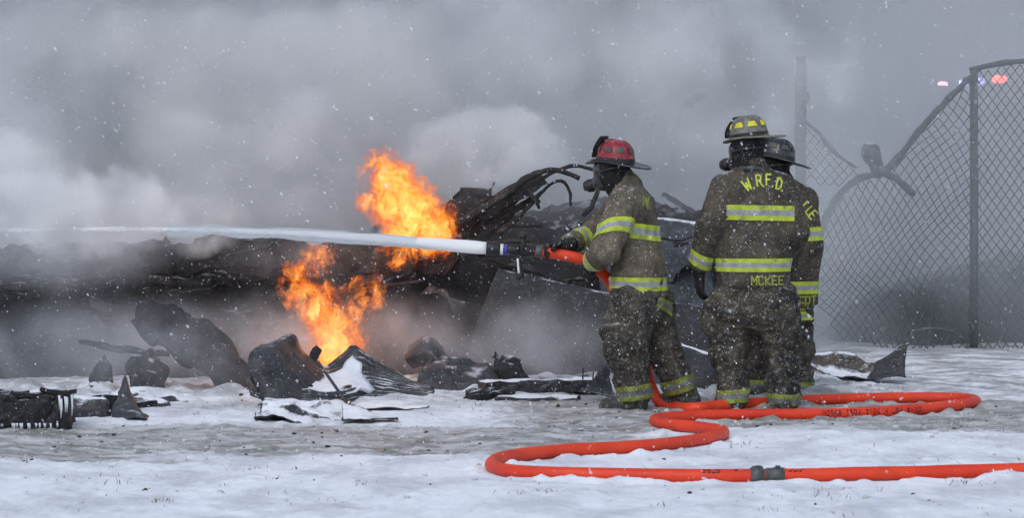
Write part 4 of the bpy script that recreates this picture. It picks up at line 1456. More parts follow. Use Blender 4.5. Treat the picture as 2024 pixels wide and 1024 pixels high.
hol = sheet('snow_drift', [[W(*p) + Vector((0, 0, dz)) for p in r] for dz, r in [
    (.0, [(600, 738, 20.95), (645, 742, 21.10), (675, 728, 21.15), (700, 700, 21.23)]),
    (.02, [(585, 750, 20.65), (640, 758, 20.85), (678, 752, 20.90), (712, 735, 21.10)]),
    (.02, [(590, 768, 20.40), (630, 772, 20.50), (676, 768, 20.60), (722, 752, 20.95)]),
    (-.005, [(612, 778, 20.33), (640, 782, 20.35), (682, 780, 20.45), (735, 766, 20.80)])]], M['snow'], nu=6, nv=6, rough=.012, tear=.03, th=.02, seed=4)
tag(hol, 'snow drifted into the hollow of the corrugated sheet', 'snow')
debris('curled_sheet', [  # the corrugated sheet's own left curl, built as a separate added object
    [(552, 668, 20.70), (575, 664, 20.75), (598, 690, 20.85), (640, 742, 20.95)],
    [(500, 692, 20.35), (540, 690, 20.35), (575, 712, 20.45), (622, 760, 20.55)],
    [(489, 722, 20.20), (520, 735, 20.15), (560, 752, 20.20), (608, 782, 20.30)],
    [(520, 789, 20.10), (535, 794, 20.05), (565, 799, 20.05), (605, 810, 20.10)]],
    'upright blackened curl at the left end of the snow-filled corrugated sheet', 'metal sheet', mat='sheet_dark', nu=8, nv=8, corr=.005, ncorr=9, corr_axis=1, rough=.012, seed=25, tear=.012)
o = beam('charred_stub', W(612, 716, 21.1), W(632, 690, 21.1), .055, .05, M['char_wood'], seed=3); tag(o, 'short charred stub poking up by the lower flame', 'beam')
o = tube('metal_rod', [tuple(W(628, 716, 20.12)), tuple(W(655, 755, 19.85)), tuple(W(684, 797, 19.6))], .010, M['sheet_dark']); tag(o, 'thin rod leaning on the corrugated sheet', 'rod')
debris('folded_sheet', [
    [(512, 808, 19.95), (590, 800, 20.0), (660, 800, 19.95), (690, 804, 19.9)],
    [(520, 794, 19.75), (590, 791, 19.8), (650, 793, 19.75), (690, 800, 19.7)],
    [(515, 812, 19.62), (585, 805, 19.68), (640, 812, 19.62), (682, 822, 19.5)],
    [(512, 818, 19.5), (570, 804, 19.5), (630, 812, 19.45), (676, 830, 19.3)],
    [(502, 830, 19.3), (560, 822, 19.4), (640, 836, 19.3), (674, 838, 19.15)],
    [(500, 834, 19.1), (560, 832, 19.15), (640, 838, 19.1), (674, 842, 19.05)]],
    'folded dark sheet with snow lying flat before the corrugated sheet', 'metal sheet', nu=9, nv=7, rough=.03, seed=31, tear=.02)
debris('folded_sheet', [
    [(676, 796, 19.5), (700, 806, 19.45), (735, 820, 19.35), (770, 830, 19.25)],
    [(675, 818, 19.3), (700, 818, 19.3), (735, 826, 19.2), (785, 833, 19.15)],
    [(674, 838, 19.05), (700, 836, 19.05), (735, 834, 19.05), (790, 835, 19.05)]],
    'pointed sheet fold with snow at the foot of the thin rod', 'metal sheet', nu=7, nv=7, rough=.02, seed=33, tear=.015)
debris('flat_scrap', [[(690, 795, 20.3), (770, 792, 20.3), (845, 797, 20.25)], [(700, 803, 19.95), (770, 800, 19.95), (850, 806, 19.9)], [(705, 810, 19.8), (775, 810, 19.75), (845, 811, 19.8)]],
       'flat scrap strip capped with snow right of the rod', 'metal sheet', rough=.015, seed=35, tear=.02)
# scraps right of the fire
debris('curled_scrap', [[(806, 684, 21.95), (838, 664, 21.95), (862, 674, 21.9), (895, 716, 21.85)], [(802, 712, 21.7), (832, 690, 21.7), (860, 702, 21.65), (890, 736, 21.6)], [(812, 732, 21.75), (836, 726, 21.7), (858, 738, 21.6), (885, 768, 21.5)]],
       'small curled scrap standing in the smoke beside the fire', 'metal sheet', mat='sheet_dark', rough=.02, seed=41, tear=.03)
debris('crushed_sheet', [[(852, 700, 21.7), (885, 704, 21.7), (940, 716, 21.7), (1000, 728, 21.7)], [(835, 730, 21.4), (880, 735, 21.4), (940, 742, 21.4), (1000, 748, 21.4)], [(822, 778, 21.3), (875, 780, 21.25), (945, 780, 21.25), (1005, 780, 21.3)]],
       'low bent black panel lying behind the snow-capped beam', 'metal sheet', mat='sheet_dark', rough=.025, seed=43, tear=.03)
debris('crumpled_scrap', [[(985, 700, 21.7), (1005, 706, 21.7), (1028, 718, 21.7)], [(978, 722, 21.5), (1005, 722, 21.4), (1032, 732, 21.5)], [(978, 752, 21.4), (1005, 752, 21.4), (1032, 752, 21.4)]],
       'crumpled black scrap standing above the snow-capped beam', 'metal sheet', mat='char', rough=.05, seed=47, tear=.05)
debris('low_slab', [[(1025, 738, 21.9), (1100, 742, 21.9), (1200, 736, 21.9)], [(1020, 756, 21.6), (1100, 757, 21.6), (1205, 752, 21.6)], [(1015, 776, 21.45), (1100, 776, 21.45), (1205, 776, 21.45)]],
       'low dark slab lying behind the snow-capped beam near the walking legs', 'metal sheet', mat='bare', rough=.02, seed=58, tear=.03)
o = beam('snowy_beam', W(950, 768, 20.9), W(1192, 762, 21.2), .16, .085, M['sheet'], rough=.02, seed=51); tag(o, 'long low beam capped with snow beside the walking legs', 'beam')
o = beam('charred_log', W(925, 786, 20.6), W(1010, 780, 20.8), .10, .08, M['char'], rough=.03, seed=52); tag(o, 'short charred log at the end of the snow-capped beam', 'beam')
o = beam('snowy_board', W(985, 786, 20.7), W(1140, 790, 20.6), .22, .03, M['sheet'], rough=.02, seed=53); tag(o, 'snow-covered board on the ground before the low beam', 'board')
debris('charred_flap', [[(1195, 720, 20.9), (1206, 735, 20.9), (1215, 760, 20.9)], [(1172, 752, 20.8), (1190, 765, 20.8), (1212, 780, 20.8)], [(1150, 775, 20.7), (1180, 785, 20.7), (1212, 795, 20.7)]],
       'dark flap of metal bent up beside the walking boot', 'metal sheet', mat='sheet_dark', rough=.02, seed=55, tear=.02)
for k, x in enumerate((1152, 1172)):
    o = tube('nail_spike', [tuple(W(x, 752, 20.95)), tuple(W(x + 1, 728 + 8 * k, 20.95))], .005, M['sheet_dark']); tag(o, 'thin spike standing on the snow-capped beam', 'spike', 'spikes on the snow-capped beam')

# left: big bent sheet, block with icicles, small tents of sheet
debris('bent_sheet', [[(282, 592, 22.0), (330, 600, 22.0), (400, 640, 21.9), (460, 690, 21.8), (512, 745, 21.7)],
                      [(262, 640, 21.8), (320, 650, 21.7), (385, 690, 21.6), (440, 728, 21.5), (500, 768, 21.4)],
                      [(290, 690, 21.6), (335, 705, 21.5), (385, 735, 21.4), (425, 762, 21.3), (470, 790, 21.2)]],
       'large bent roof sheet sweeping down to the ground left of the fire', 'metal sheet', mat='soot', nu=14, nv=12, rough=.035, seed=61, tear=.06)
debris('bent_strip', [[(150, 668, 22.3), (220, 680, 22.2), (290, 690, 22.1), (335, 690, 22.0)], [(155, 676, 22.25), (220, 692, 22.15), (285, 702, 22.05), (330, 705, 21.95)]],
       'narrow bent strip sticking out left of the large bent sheet', 'metal sheet', mat='sheet_dark', rough=.015, seed=63, tear=.015)
debris('scrap_tub', [[(262, 710, 21.8), (290, 703, 21.8), (318, 708, 21.8)], [(250, 745, 21.6), (290, 740, 21.5), (325, 745, 21.6)], [(245, 788, 21.5), (290, 788, 21.4), (328, 788, 21.5)]],
       'dark upright scrap below the large bent sheet', 'metal sheet', mat='char', rough=.05, seed=65, tear=.08)
debris('scrap_tub', [[(185, 720, 22.0), (205, 716, 22.0), (222, 726, 22.0)], [(178, 755, 21.9), (205, 752, 21.9), (228, 756, 21.9)], [(175, 785, 21.8), (205, 785, 21.8), (230, 785, 21.8)]],
       'smaller upright scrap left of the dark one, faint in smoke', 'metal sheet', mat='char', rough=.05, seed=67, tear=.07)
blk = empty('burnt_block', tuple(W(70, 850, 18.7) * 1.0))
tag(blk, 'burnt block hung with icicles at the left edge', 'block')
o = beam('core', W(-120, 812, 18.85), W(140, 815, 18.95), .5, .20, M['char'], blk, rough=.035, seed=71)
for k, (x0, y0, x1, y1) in enumerate([(-100, 780, 60, 778), (30, 785, 146, 776), (80, 770, 135, 782), (-80, 790, 140, 792)]):
    beam('lath', W(x0, y0, 18.75), W(x1, y1, 18.8), .06, .025, M['char_wood'], blk, rough=.012, seed=80 + k)
ic = [(118 + 10 * (k % 3) + rnd.uniform(-3, 3), 786 + rnd.uniform(-6, 6), rnd.uniform(22, 46)) for k in range(7)] + [(rnd.uniform(5, 115), 838, rnd.uniform(8, 16)) for k in range(16)]
for x, y, l in ic:
    tube('icicle', [tuple(W(x, y, 18.62)), tuple(W(x + 1, y + l * .5, 18.62)), tuple(W(x, y + l, 18.62))], np.array([.008, .006, .002]), M['ice'], blk, 6)
o = beam('charred_beam', W(150, 800, 20.0), W(300, 808, 20.2), .14, .10, M['char'], rough=.03, seed=91); tag(o, 'charred beam lying between the icicle block and tented scrap', 'beam')
debris('tented_scrap', [[(232, 770, 20.0), (247, 735, 20.0), (252, 770, 20.1)], [(225, 795, 19.7), (250, 790, 19.6), (275, 815, 19.7)], [(215, 822, 19.4), (252, 826, 19.3), (296, 834, 19.25)]],
       'pointed tent-shaped scrap standing in snow near the icicle block', 'metal sheet', mat='sheet_dark', rough=.02, seed=95, tear=.02)
for k, (x, y, Y, r) in enumerate([(178, 812, 19.6, .09), (300, 806, 20.3, .07), (345, 800, 20.6, .06), (275, 795, 20.9, .06)]):
    c = W(x, y, Y)
    V, F, _ = sdf_mesh([(0, c + Vector((-r * .9, 0, 0)), c + Vector((r * .8, 0, -.01)), r, r * .8)], .014)
    V = V + vnormals(V, F) * (.025 * vn(V * 9 + k) + .012 * vn(V * 22 + k))[:, None]
    o = mesh('snowy_lump', V, F, M['sheet']); tag(o, 'rounded lump of rubble capped with snow near the icicle block', 'rubble', 'snow-capped lumps at the left')

# right: shallow curled pan and spike
pan = debris('curled_pan', [
    [(1590, 703, 22.68), (1640, 698, 22.78), (1690, 702, 22.78), (1730, 714, 22.68), (1752, 706, 22.58), (1796, 678, 22.53)],
    [(1592, 722, 22.58), (1640, 734, 22.60), (1690, 738, 22.60), (1732, 738, 22.56), (1760, 728, 22.48), (1790, 700, 22.43)],
    [(1596, 726, 22.38), (1640, 746, 22.33), (1690, 750, 22.28), (1730, 749, 22.28), (1762, 745, 22.28), (1784, 738, 22.28)]],
    'curled metal pan with snow inside lying right of the firefighters', 'metal sheet', mat='rust', nu=9, nv=8, rough=.014, seed=101, tear=.012, corr=.003, ncorr=14)
pend = debris('upturned_end', [[(1728, 722, 22.38), (1760, 700, 22.38), (1798, 676, 22.43)], [(1722, 735, 22.28), (1760, 722, 22.28), (1783, 705, 22.28)], [(1715, 752, 22.20), (1755, 750, 22.20), (1786, 744, 22.20)]],
       'black upturned end rising to a spike', None, mat='sheet_dark', rough=.02, seed=103, tear=.02)
pend.parent = pan
o = tube('wire_loop', catmull([tuple(W(x, y, 24.5)) for x, y in [(1800, 656), (1840, 650), (1880, 655), (1905, 668), (1915, 690)]], 8), .006, M['wire']); tag(o, 'thin wire arching in front of the dark rubble', 'wire')

# charred piece standing up in the smoke on its post
bp_ = empty('broken_mast', tuple(W(1358, 640, 30)))
tag(bp_, 'splintered board end showing through the smoke above the helmets', 'board')
beam('board_end', W(1330, 215, 28.3), W(1386, 190, 28.3), .075, .03, M['char_wood'], bp_, up=(0, -1, .2), rough=.03, seed=111)
tube('post', [tuple(W(1345, 212, 28.32)), tuple(W(1330, 260, 30.0)), tuple(W(1310, 560, 33))], .012, M['char'], bp_)

# ------------------------------------------------------------------ chain-link fence
YF = 26.4
pst = empty('wooden_post', tuple(W(1582, 690, 26.5)))
tag(pst, 'tall charred square post standing left of the torn fence', 'post')
beam('post', W(1582, 700, 26.5), W(1582, 111, 26.5), .085, .085, M['char_wood'], pst, up=(0, 1, 0), rough=.010, seed=121)
beam('bracket', W(1590, 205, 26.45), W(1594, 180, 26.45), .04, .04, M['char_wood'], pst, up=(0, 1, 0), rough=.02, seed=122)

fence = empty('chain_link_fence', tuple(W(1925, 690, YF)))
tag(fence, 'iced chain-link fence, its left part torn down and sagging', 'fence')
tube('fence_post', [tuple(W(1925, 700, YF)), tuple(W(1925, 420, YF)), tuple(W(1924, 135, YF))], .036, M['steel'], fence, 10, jit=.006)
tube('top_rail', resample(catmull([tuple(W(x, y, Y)) for x, y, Y in [(1916, 140, YF), (1945, 130, YF), (1985, 123, YF), (2030, 120, YF), (2150, 118, YF + .1), (2330, 117, YF + .2)]], 6), .05), .026, M['steel'], fence, 10, jit=.008)
tube('bent_rail', resample(catmull([tuple(W(x, y, Y)) for x, y, Y in [(1918, 150, YF), (1880, 188, YF - .05), (1825, 248, YF - .1), (1770, 318, YF - .1), (1740, 342, YF - .1), (1700, 352, YF - .05), (1660, 385, YF), (1632, 430, YF), (1618, 490, YF)]], 6), .05), .030, M['steel'], fence, 10, jit=.012, seed=2)
tube('bent_rail', resample(catmull([tuple(W(x, y, YF - .2)) for x, y in [(1735, 335), (1765, 350), (1790, 370), (1806, 384)]], 6), .04), .030, M['steel'], fence, 10, jit=.012, seed=4)
tube('bent_rail', resample(catmull([tuple(W(x, y, YF)) for x, y in [(1592, 238), (1615, 262), (1650, 302), (1690, 330)]], 6), .04), .016, M['steel'], fence, 8, jit=.012, seed=6)
V, F, _ = sdf_mesh([(0, W(1722, 303, YF - .15), W(1722, 303, YF + .05), .085, .085), (0, W(1724, 318, YF - .1), W(1735, 340, YF - .1), .055, .06)], .018)
mesh('rail_end_clump', V + vnormals(V, F) * (.02 * vn(V * 14))[:, None], F, M['steel'], fence)


def link_mesh(name, x0, x1, topc, botc, parent, Y=26.4, r=.0055, cw=.038, rh=.052, warp=.0, shear=0.0, seed=0):
    """Woven wire: zigzag wires hooked into each other, cut off along a torn or railed top edge."""
    xs0, xs1 = px_x(x0, Y), px_x(x1, Y)
    tx_, tz_ = [px_x(p[0], Y) for p in topc], [px_z(p[1], Y) for p in topc]
    bx_, bz_ = [px_x(p[0], Y) for p in botc], [px_z(p[1], Y) for p in botc]
    AV, AF, n = [], [], 0
    nw = int((xs1 - xs0) / cw)
    for k in range(-6, nw + 6):
        run = []
        runs = []
        for j in range(0, 52):
            z = j * rh
            x = xs0 + (k + ((j + k) % 2)) * cw
            p = np.array([x, Y, z])
            q = np.array([[x * 1.1 + seed, 0, z * 1.1]])
            px = x + shear * z + warp * vn(q)[0] + .5 * warp * vn(q * 2.3 + 5)[0]
            pz = z + warp * vn(q + 31)[0] + .4 * warp * vn(q * 2.3 + 15)[0]
            ok = xs0 - .01 < px < xs1 + .03 and np.interp(px, bx_, bz_) - .02 < pz < np.interp(px, tx_, tz_) + .02
            py = Y + (.004 if (j + k) % 2 else -.004) + 1.2 * warp * vn(q * .7 + 9)[0]
            if ok: run.append((px, py, pz))
            else:
                if len(run) > 1: runs.append(run)
                run = []
        if len(run) > 1: runs.append(run)
        for ru in runs:
            v, f = tube_data(np.array(ru), r, 4, True, n)
            AV.append(v); AF += f; n += len(v)
    return mesh(name, np.concatenate(AV), AF, M['wire'], parent, smooth=True)


c_r = link_mesh('woven_wire', 1925, 2330, [(1900, 142), (1925, 142), (1985, 126), (2060, 121), (2330, 118)], [(1900, 692), (2330, 692)], fence, seed=1, warp=.012)
c_l = link_mesh('woven_wire', 1622, 1925, [(1618, 490), (1632, 432), (1660, 387), (1700, 354), (1740, 342), (1770, 320), (1825, 250), (1880, 190), (1925, 148)],
                [(1618, 600), (1680, 692), (1925, 692)], fence, Y=26.32, seed=5, warp=.10, shear=.05)
c_t = link_mesh('woven_wire', 1592, 1692, [(1592, 236), (1640, 288), (1690, 328)], [(1592, 350), (1640, 372), (1692, 350)], fence, seed=9, warp=.05)
for o in (c_r, c_l, c_t): o['kind'] = 'stuff'

# ------------------------------------------------------------------ emergency vehicle behind the smoke
YV = 36.0
tr = empty('emergency_truck', (px_x(1990, YV), YV, 0))
tag(tr, 'emergency truck with flashing lights, hidden in smoke behind the fence', 'truck')
M['truck'] = plain('truck_paint', (0.25, 0.03, 0.03), .35)
M['truck_glass'] = plain('dark_glass', (0.02, 0.025, 0.03), .1, .7)
tx = px_x(1990, YV)


def bevbox(name, lo, hi, mat, parent, bev=.06):
    bm = bmesh.new()
    bmesh.ops.create_cube(bm, size=1)
    for v in bm.verts:
        v.co = Vector([lo[i] + (v.co[i] + .5) * (hi[i] - lo[i]) for i in range(3)])
    bmesh.ops.bevel(bm, geom=bm.edges[:], offset=bev, segments=3, affect='EDGES')
    me = bpy.data.meshes.new(name); bm.to_mesh(me); bm.free()
    return link(name, me, mat, parent, smooth=False)


bevbox('cab', (tx - 1.1, YV, .55), (tx + 1.2, YV + 2.2, 2.35), M['truck'], tr, .12)
bevbox('body', (tx - 1.15, YV + 2.25, .55), (tx + 1.25, YV + 6.5, 2.6), M['truck'], tr, .05)
bevbox('windscreen', (tx - .95, YV - .03, 1.5), (tx + 1.05, YV + .02, 2.15), M['truck_glass'], tr, .015)
bevbox('bumper', (tx - 1.15, YV - .3, .45), (tx + 1.25, YV - .02, .75), M['white'], tr, .05)
for sx in (-.95, 1.05):
    for sy in (.9, 5.2):
        lathe('wheel', [(-.15, .3), (-.14, .47), (.14, .47), (.15, .3)], Vector((tx + sx, YV + sy, .47)), (1, 0, 0), M['rubber'], tr, 28)
lb = bevbox('light_bar', (tx - 1.0, YV + .3, 2.37), (tx + 1.1, YV + .65, 2.44), M['rubber'], tr, .02)
for px, py, col, st, w in [(1862, 168, (1, .35, .5), 40, .018), (1904, 165, (.25, .35, 1), 100, .02), (1935, 160, (.4, .3, 1), 30, .02), (1974, 156, (1, .12, .08), 80, .05)]:
    p = W(px, py, YV + .45)
    V, F, _ = sdf_mesh([(0, p + Vector((-w, 0, 0)), p + Vector((w, 0, 0)), .042, .042)], .016)
    mesh('lamp', V, F, emit('lamp_%d' % px, col, st), lb)
    tube('bracket', [tuple(p), (p.x, p.y, 2.4)], .015, M['rubber'], lb, 6)


# ------------------------------------------------------------------ trees far behind
def tree(x, y, h, seed, lab):
    r = random.Random(seed)
    t = empty('bare_tree', (x, y, 0))
    tag(t, lab, 'tree', 'bare trees behind the smoke')
    p = resample(catmull([(x, y, -.1), (x + .1, y, h * .35), (x - .1, y, h * .7), (x, y, h)], 5), .4)
    tube('trunk', p, np.linspace(.2, .03, len(p)), M['char_wood'], t, 8)
    V, F, n = [], [], 0
    def limb(a, d, L, rad, lev):
        nonlocal n
        pts = [np.array(a)]
        dd = np.array(d)
        for k in range(4):
            dd = dd + np.array([r.gauss(0, .18), r.gauss(0, .18), r.gauss(.06, .1)]); dd /= np.linalg.norm(dd)
            pts.append(pts[-1] + dd * L / 4)
        v, f = tube_data(np.array(pts), np.linspace(rad, rad * .35, 5), 4, True, n)
        V.append(v); F.extend(f); n += len(v)
        if lev < 3:
            for k in range(5):
                q = pts[r.randint(1, 4)]
                nd_ = dd + np.array([r.gauss(0, .6), r.gauss(0, .6), r.gauss(.15, .4)]); nd_ /= np.linalg.norm(nd_)
                limb(q, nd_, L * r.uniform(.4, .65), rad * .5, lev + 1)
    for k in range(11):
        z = h * r.uniform(.25, .95)
        a = r.uniform(0, 6.28)
        limb((x, y, z), (math.cos(a) * .8, math.sin(a) * .8, .6), h * .3, .07, 0)
    mesh('crown', np.concatenate(V), F, M['char_wood'], t)


for k, (px, Y, h) in enumerate([(1690, 46, 6.0), (1880, 48, 7.5), (2010, 44, 7.0), (2120, 47, 8)]):
    tree(px_x(px, Y), Y, h, k, 'leafless tree standing in the smoke beyond the fence')

# ------------------------------------------------------------------ falling snow
def snowfall():
    r = np.random.RandomState(11)
    V, F = [], []
    n = 16000
    d = 9.0 + 13.8 * r.rand(n) ** 0.6
    x = r.uniform(-1, 1, n) * d * .21
    z = r.uniform(0.02, 1, n) * (1.6 + d * .09)
    base = np.array([(math.cos(a), math.sin(a)) for a in np.linspace(0, 2 * math.pi, 6, endpoint=False)])
    for i in range(n):
        s = .0017 * min(2.2, r.lognormal(0, .45))
        ax1 = Vector(r.normal(size=3)).normalized(); ax2 = ax1.orthogonal().normalized()
        ax3 = ax1.cross(ax2)
        st = Vector((.5, 0, -.85)) * s * r.uniform(.0, 1.2)
        o = len(V)
        c = Vector((x[i], d[i], z[i]))
        for b in base:
            V.append(c + ax2 * b[0] * s + ax3 * b[1] * s + st * (1 if b[1] > 0 else -1))
        V.append(c + ax1 * s * .6); V.append(c - ax1 * s * .6)
        for k in range(6):
            F.append((o + k, o + (k + 1) % 6, o + 6)); F.append((o + (k + 1) % 6, o + k, o + 7))
    m, nt, out = new_mat('snowflake')
    df = nd(nt, 'ShaderNodeBsdfDiffuse'); df.inputs[0].default_value = (.9, .92, .95, 1)
    tl = nd(nt, 'ShaderNodeBsdfTranslucent'); tl.inputs[0].default_value = (.9, .92, .95, 1)
    ad = nd(nt, 'ShaderNodeMixShader', i_0=.4)
    nt.links.new(df.outputs[0], ad.inputs[1]); nt.links.new(tl.outputs[0], ad.inputs[2])
    nt.links.new(ad.outputs[0], out.inputs['Surface'])
    o = mesh('falling_snow', V, F, m, smooth=False)
    tag(o, 'snowflakes falling through the air', kind='stuff')


snowfall()


# ------------------------------------------------------------------ flames
def sd_nodes(nt, pos, spheres):
    d = None
    for (c, r) in spheres:
        v = nd(nt, 'ShaderNodeVectorMath', operation='DISTANCE')
        nt.links.new(pos, v.inputs[0]); v.inputs[1].default_value = tuple(c)
        e = mathn(nt, 'SUBTRACT', v.outputs['Value'], r)
        d = e if d is None else mathn(nt, 'SMOOTH_MIN', d, e, .05)
    return d


def flame(name, blobs, Y, lab, strength=1.0, lean=(0, 0, 0), dens=16.0):
    """blobs: (px, py, radius in px).  A closed skin round the flame holds a glowing volume."""
    k = Y / FPX
    sp = [(W(x, y, Y + dy), r * k) for x, y, r, dy in blobs]
    m, nt, out = new_mat(name + '_fire')
    L = nt.links
    geo = nd(nt, 'ShaderNodeNewGeometry')
    pos = geo.outputs['Position']
    # turbulent, upward-drawn warp
    wn1 = nd(nt, 'ShaderNodeTexNoise', i_Scale=7.0, i_Detail=3.0, i_Roughness=.6)
    L.new(pos, wn1.inputs['Vector'])
    sub = nd(nt, 'ShaderNodeVectorMath', operation='SUBTRACT'); L.new(wn1.outputs['Color'], sub.inputs[0]); sub.inputs[1].default_value = (.5, .5, .5)
    scl = nd(nt, 'ShaderNodeVectorMath', operation='SCALE'); L.new(sub.outputs[0], scl.inputs[0]); scl.inputs['Scale'].default_value = .20
    add = nd(nt, 'ShaderNodeVectorMath', operation='ADD'); L.new(pos, add.inputs[0]); L.new(scl.outputs[0], add.inputs[1])
    wp = add.outputs[0]
    d = sd_nodes(nt, wp, sp)
    n1 = noise(nt, wp, 12, 4, .68, .6, stretch=(1.3, 1, .75))
    n2 = noise(nt, wp, 30, 3, .65, .8, stretch=(1.4, 1, .6))
    body = mathn(nt, 'SUBTRACT', mathn(nt, 'MULTIPLY', mathn(nt, 'SUBTRACT', n1, .44), .72), d)      # >0 inside
    inside = mrange(nt, body, 0.0, .035)
    heat = mathn(nt, 'ADD', mrange(nt, body, 0, .16), mathn(nt, 'MULTIPLY', mathn(nt, 'SUBTRACT', n2, .5), 1.5))
    cr = nd(nt, 'ShaderNodeValToRGB')
    e = cr.color_ramp
    e.elements[0].position = 0.0; e.elements[0].color = (.42, .035, .004, 1)
    e.elements[1].position = 1.0; e.elements[1].color = (1.32, .80, .22, 1)
    x = e.elements.new(.3); x.color = (.92, .18, .012, 1)
    x = e.elements.new(.62); x.color = (1.1, .42, .05, 1)
    L.new(heat, cr.inputs[0])
    fil = mrange(nt, n2, .30, .62, .25, 1.0)
    den = mathn(nt, 'MULTIPLY', mathn(nt, 'MULTIPLY', inside, fil), dens)
    em = nd(nt, 'ShaderNodeEmission')
    L.new(cr.outputs[0], em.inputs['Color'])
    L.new(mathn(nt, 'MULTIPLY', den, strength), em.inputs['Strength'])
    ab = nd(nt, 'ShaderNodeVolumeAbsorption'); ab.inputs['Color'].default_value = (0, 0, 0, 1)
    L.new(mathn(nt, 'MULTIPLY', den, .8), ab.inputs['Density'])
    ads = nd(nt, 'ShaderNodeAddShader')
    L.new(em.outputs[0], ads.inputs[0]); L.new(ab.outputs[0], ads.inputs[1])
    L.new(ads.outputs[0], out.inputs['Volume'])
    m.cycles.volume_step_rate = .8
    pr = [(0, c, c + Vector((0, 0, .001)), max(r + .11, .06), max(r + .11, .06)) for c, r in sp]
    V, F, _ = sdf_mesh(pr, .03, k=.08, pad=.03)
    o = mesh(name, V, F, m)
    tag(o, lab, 'flame')
    # the light the fire gives off
    return o


flame('flame', [(755, 335, 20, 0), (775, 365, 36, 0), (790, 400, 44, .03), (820, 430, 48, 0), (850, 455, 36, -.02), (800, 460, 32, .02), (785, 498, 10, 0), (822, 480, 16, 0), (728, 400, 11, 0)], 23.2, 'tall upper flame rising above the water jet', 1.0)
flame('flame', [(578, 548, 7, 0), (600, 578, 18, 0), (630, 608, 26, 0), (655, 642, 30, 0), (665, 680, 36, 0), (662, 715, 38, 0), (702, 622, 4, 0), (728, 600, 6, 0), (744, 570, 1, 0), (690, 562, -6, 0)], 22.0, 'forked lower flame burning behind the corrugated sheet', 1.0)
flame('flame', [(746, 545, -13, 0), (752, 525, -11, 0), (762, 505, -9, 0), (772, 600, -13, 0), (765, 575, -13, 0)], 22.6, 'thin red tongue of flame between the upper and lower flames', .4)
flame('flame', [(622, 513, 6, 0), (640, 513, 6, 0)], 22.9, 'tiny lick of flame on the blackened wall plate', .9)

for (px, py, Y, en, rad) in [(805, 430, 22.85, 5, .15), (655, 640, 22.0, 20, .15)]:
    ld = bpy.data.lights.new('fire_glow', 'POINT')
    ld.energy = en; ld.color = (1, .36, .10); ld.shadow_soft_size = rad
    lo = bpy.data.objects.new('fire_glow', ld); COL.objects.link(lo); lo.location = W(px, py, Y)


# ------------------------------------------------------------------ smoke
def smoke_mat(name, col, dens, nscale, warp, soft, steps=3.0, holes=(.35, .65), floor=.25, det=4):
    m, nt, out = new_mat(name)
    L = nt.links
    tc = nd(nt, 'ShaderNodeTexCoord')
    geo = nd(nt, 'ShaderNodeNewGeometry')
    pos = geo.outputs['Position']
    ln = nd(nt, 'ShaderNodeVectorMath', operation='LENGTH')
    L.new(tc.outputs['Object'], ln.inputs[0])
    n1 = noise(nt, pos, nscale, det, .58, .25)
    v = mathn(nt, 'ADD', mathn(nt, 'SUBTRACT', .86, ln.outputs['Value']), mathn(nt, 'MULTIPLY', mathn(nt, 'SUBTRACT', n1, .5), warp))
    env = mrange(nt, v, 0, soft)
    var = mrange(nt, n1, holes[0], holes[1], floor, 1.0)
    d = mathn(nt, 'MULTIPLY', mathn(nt, 'MULTIPLY', env, var), dens)
    # never past the skin of the cloud
    d = mathn(nt, 'MULTIPLY', d, mrange(nt, ln.outputs['Value'], .99, .90))
    pv = nd(nt, 'ShaderNodeVolumePrincipled')
    pv.inputs['Color'].default_value = (*col, 1)
    pv.inputs['Density Attribute'].default_value = ''
    pv.inputs['Anisotropy'].default_value = 0.0
    L.new(d, pv.inputs['Density'])
    L.new(pv.outputs[0], out.inputs['Volume'])
    m.cycles.volume_step_rate = steps
    return m


def cloud(px, py, Y, rx, ry, rz, lab, **kw):
    """An ellipsoid of smoke; radii in metres."""
    bm = bmesh.new()
    bmesh.ops.create_icosphere(bm, subdivisions=3, radius=1)
    me = bpy.data.meshes.new('smoke'); bm.to_mesh(me); bm.free()
    o = link('smoke', me, smoke_mat('smoke_volume', **kw))
    o.location = W(px, py, Y); o.scale = (rx, ry, rz)
    tag(o, lab, kind='stuff')
    return o


GREY = (.93, .955, .99)
# the bank of smoke behind everything
def bank():
    m, nt, out = new_mat('smoke_bank')
    L = nt.links
    geo = nd(nt, 'ShaderNodeNewGeometry')
    pos = geo.outputs['Position']
    n1 = noise(nt, pos, .42, 4, .6, .5)
    sx = nd(nt, 'ShaderNodeSeparateXYZ'); L.new(pos, sx.inputs[0])
    ramp = mrange(nt, mathn(nt, 'SUBTRACT', sx.outputs['Y'], mrange(nt, sx.outputs['X'], 1.9, 3.4, 0, 1.5)), 22.6, 28.0)
    d = mathn(nt, 'MULTIPLY', mrange(nt, n1, .40, .63, .12, 1.0), ramp)
    # thins out to the right of the building
    thin = mrange(nt, sx.outputs['X'], 2.4, 5.0, 1.0, .8)
    d = mathn(nt, 'MULTIPLY', mathn(nt, 'MULTIPLY', d, thin), .95)
    pv = nd(nt, 'ShaderNodeVolumePrincipled')
    pv.inputs['Color'].default_value = (*GREY, 1)
    pv.inputs['Density Attribute'].default_value = ''
    L.new(d, pv.inputs['Density'])
    L.new(pv.outputs[0], out.inputs['Volume'])
    m.cycles.volume_step_rate = 1.0
    V = [(x, y, z) for x in (-14, 14) for y in (22.6, 42) for z in (-.8, 10)]
    F = [(0, 1, 3, 2), (4, 6, 7, 5), (0, 4, 5, 1), (2, 3, 7, 6), (0, 2, 6, 4), (1, 5, 7, 3)]
    o = mesh('smoke', V, F, m, smooth=False)
    tag(o, 'bank of grey smoke filling the air behind the wreck', kind='stuff')


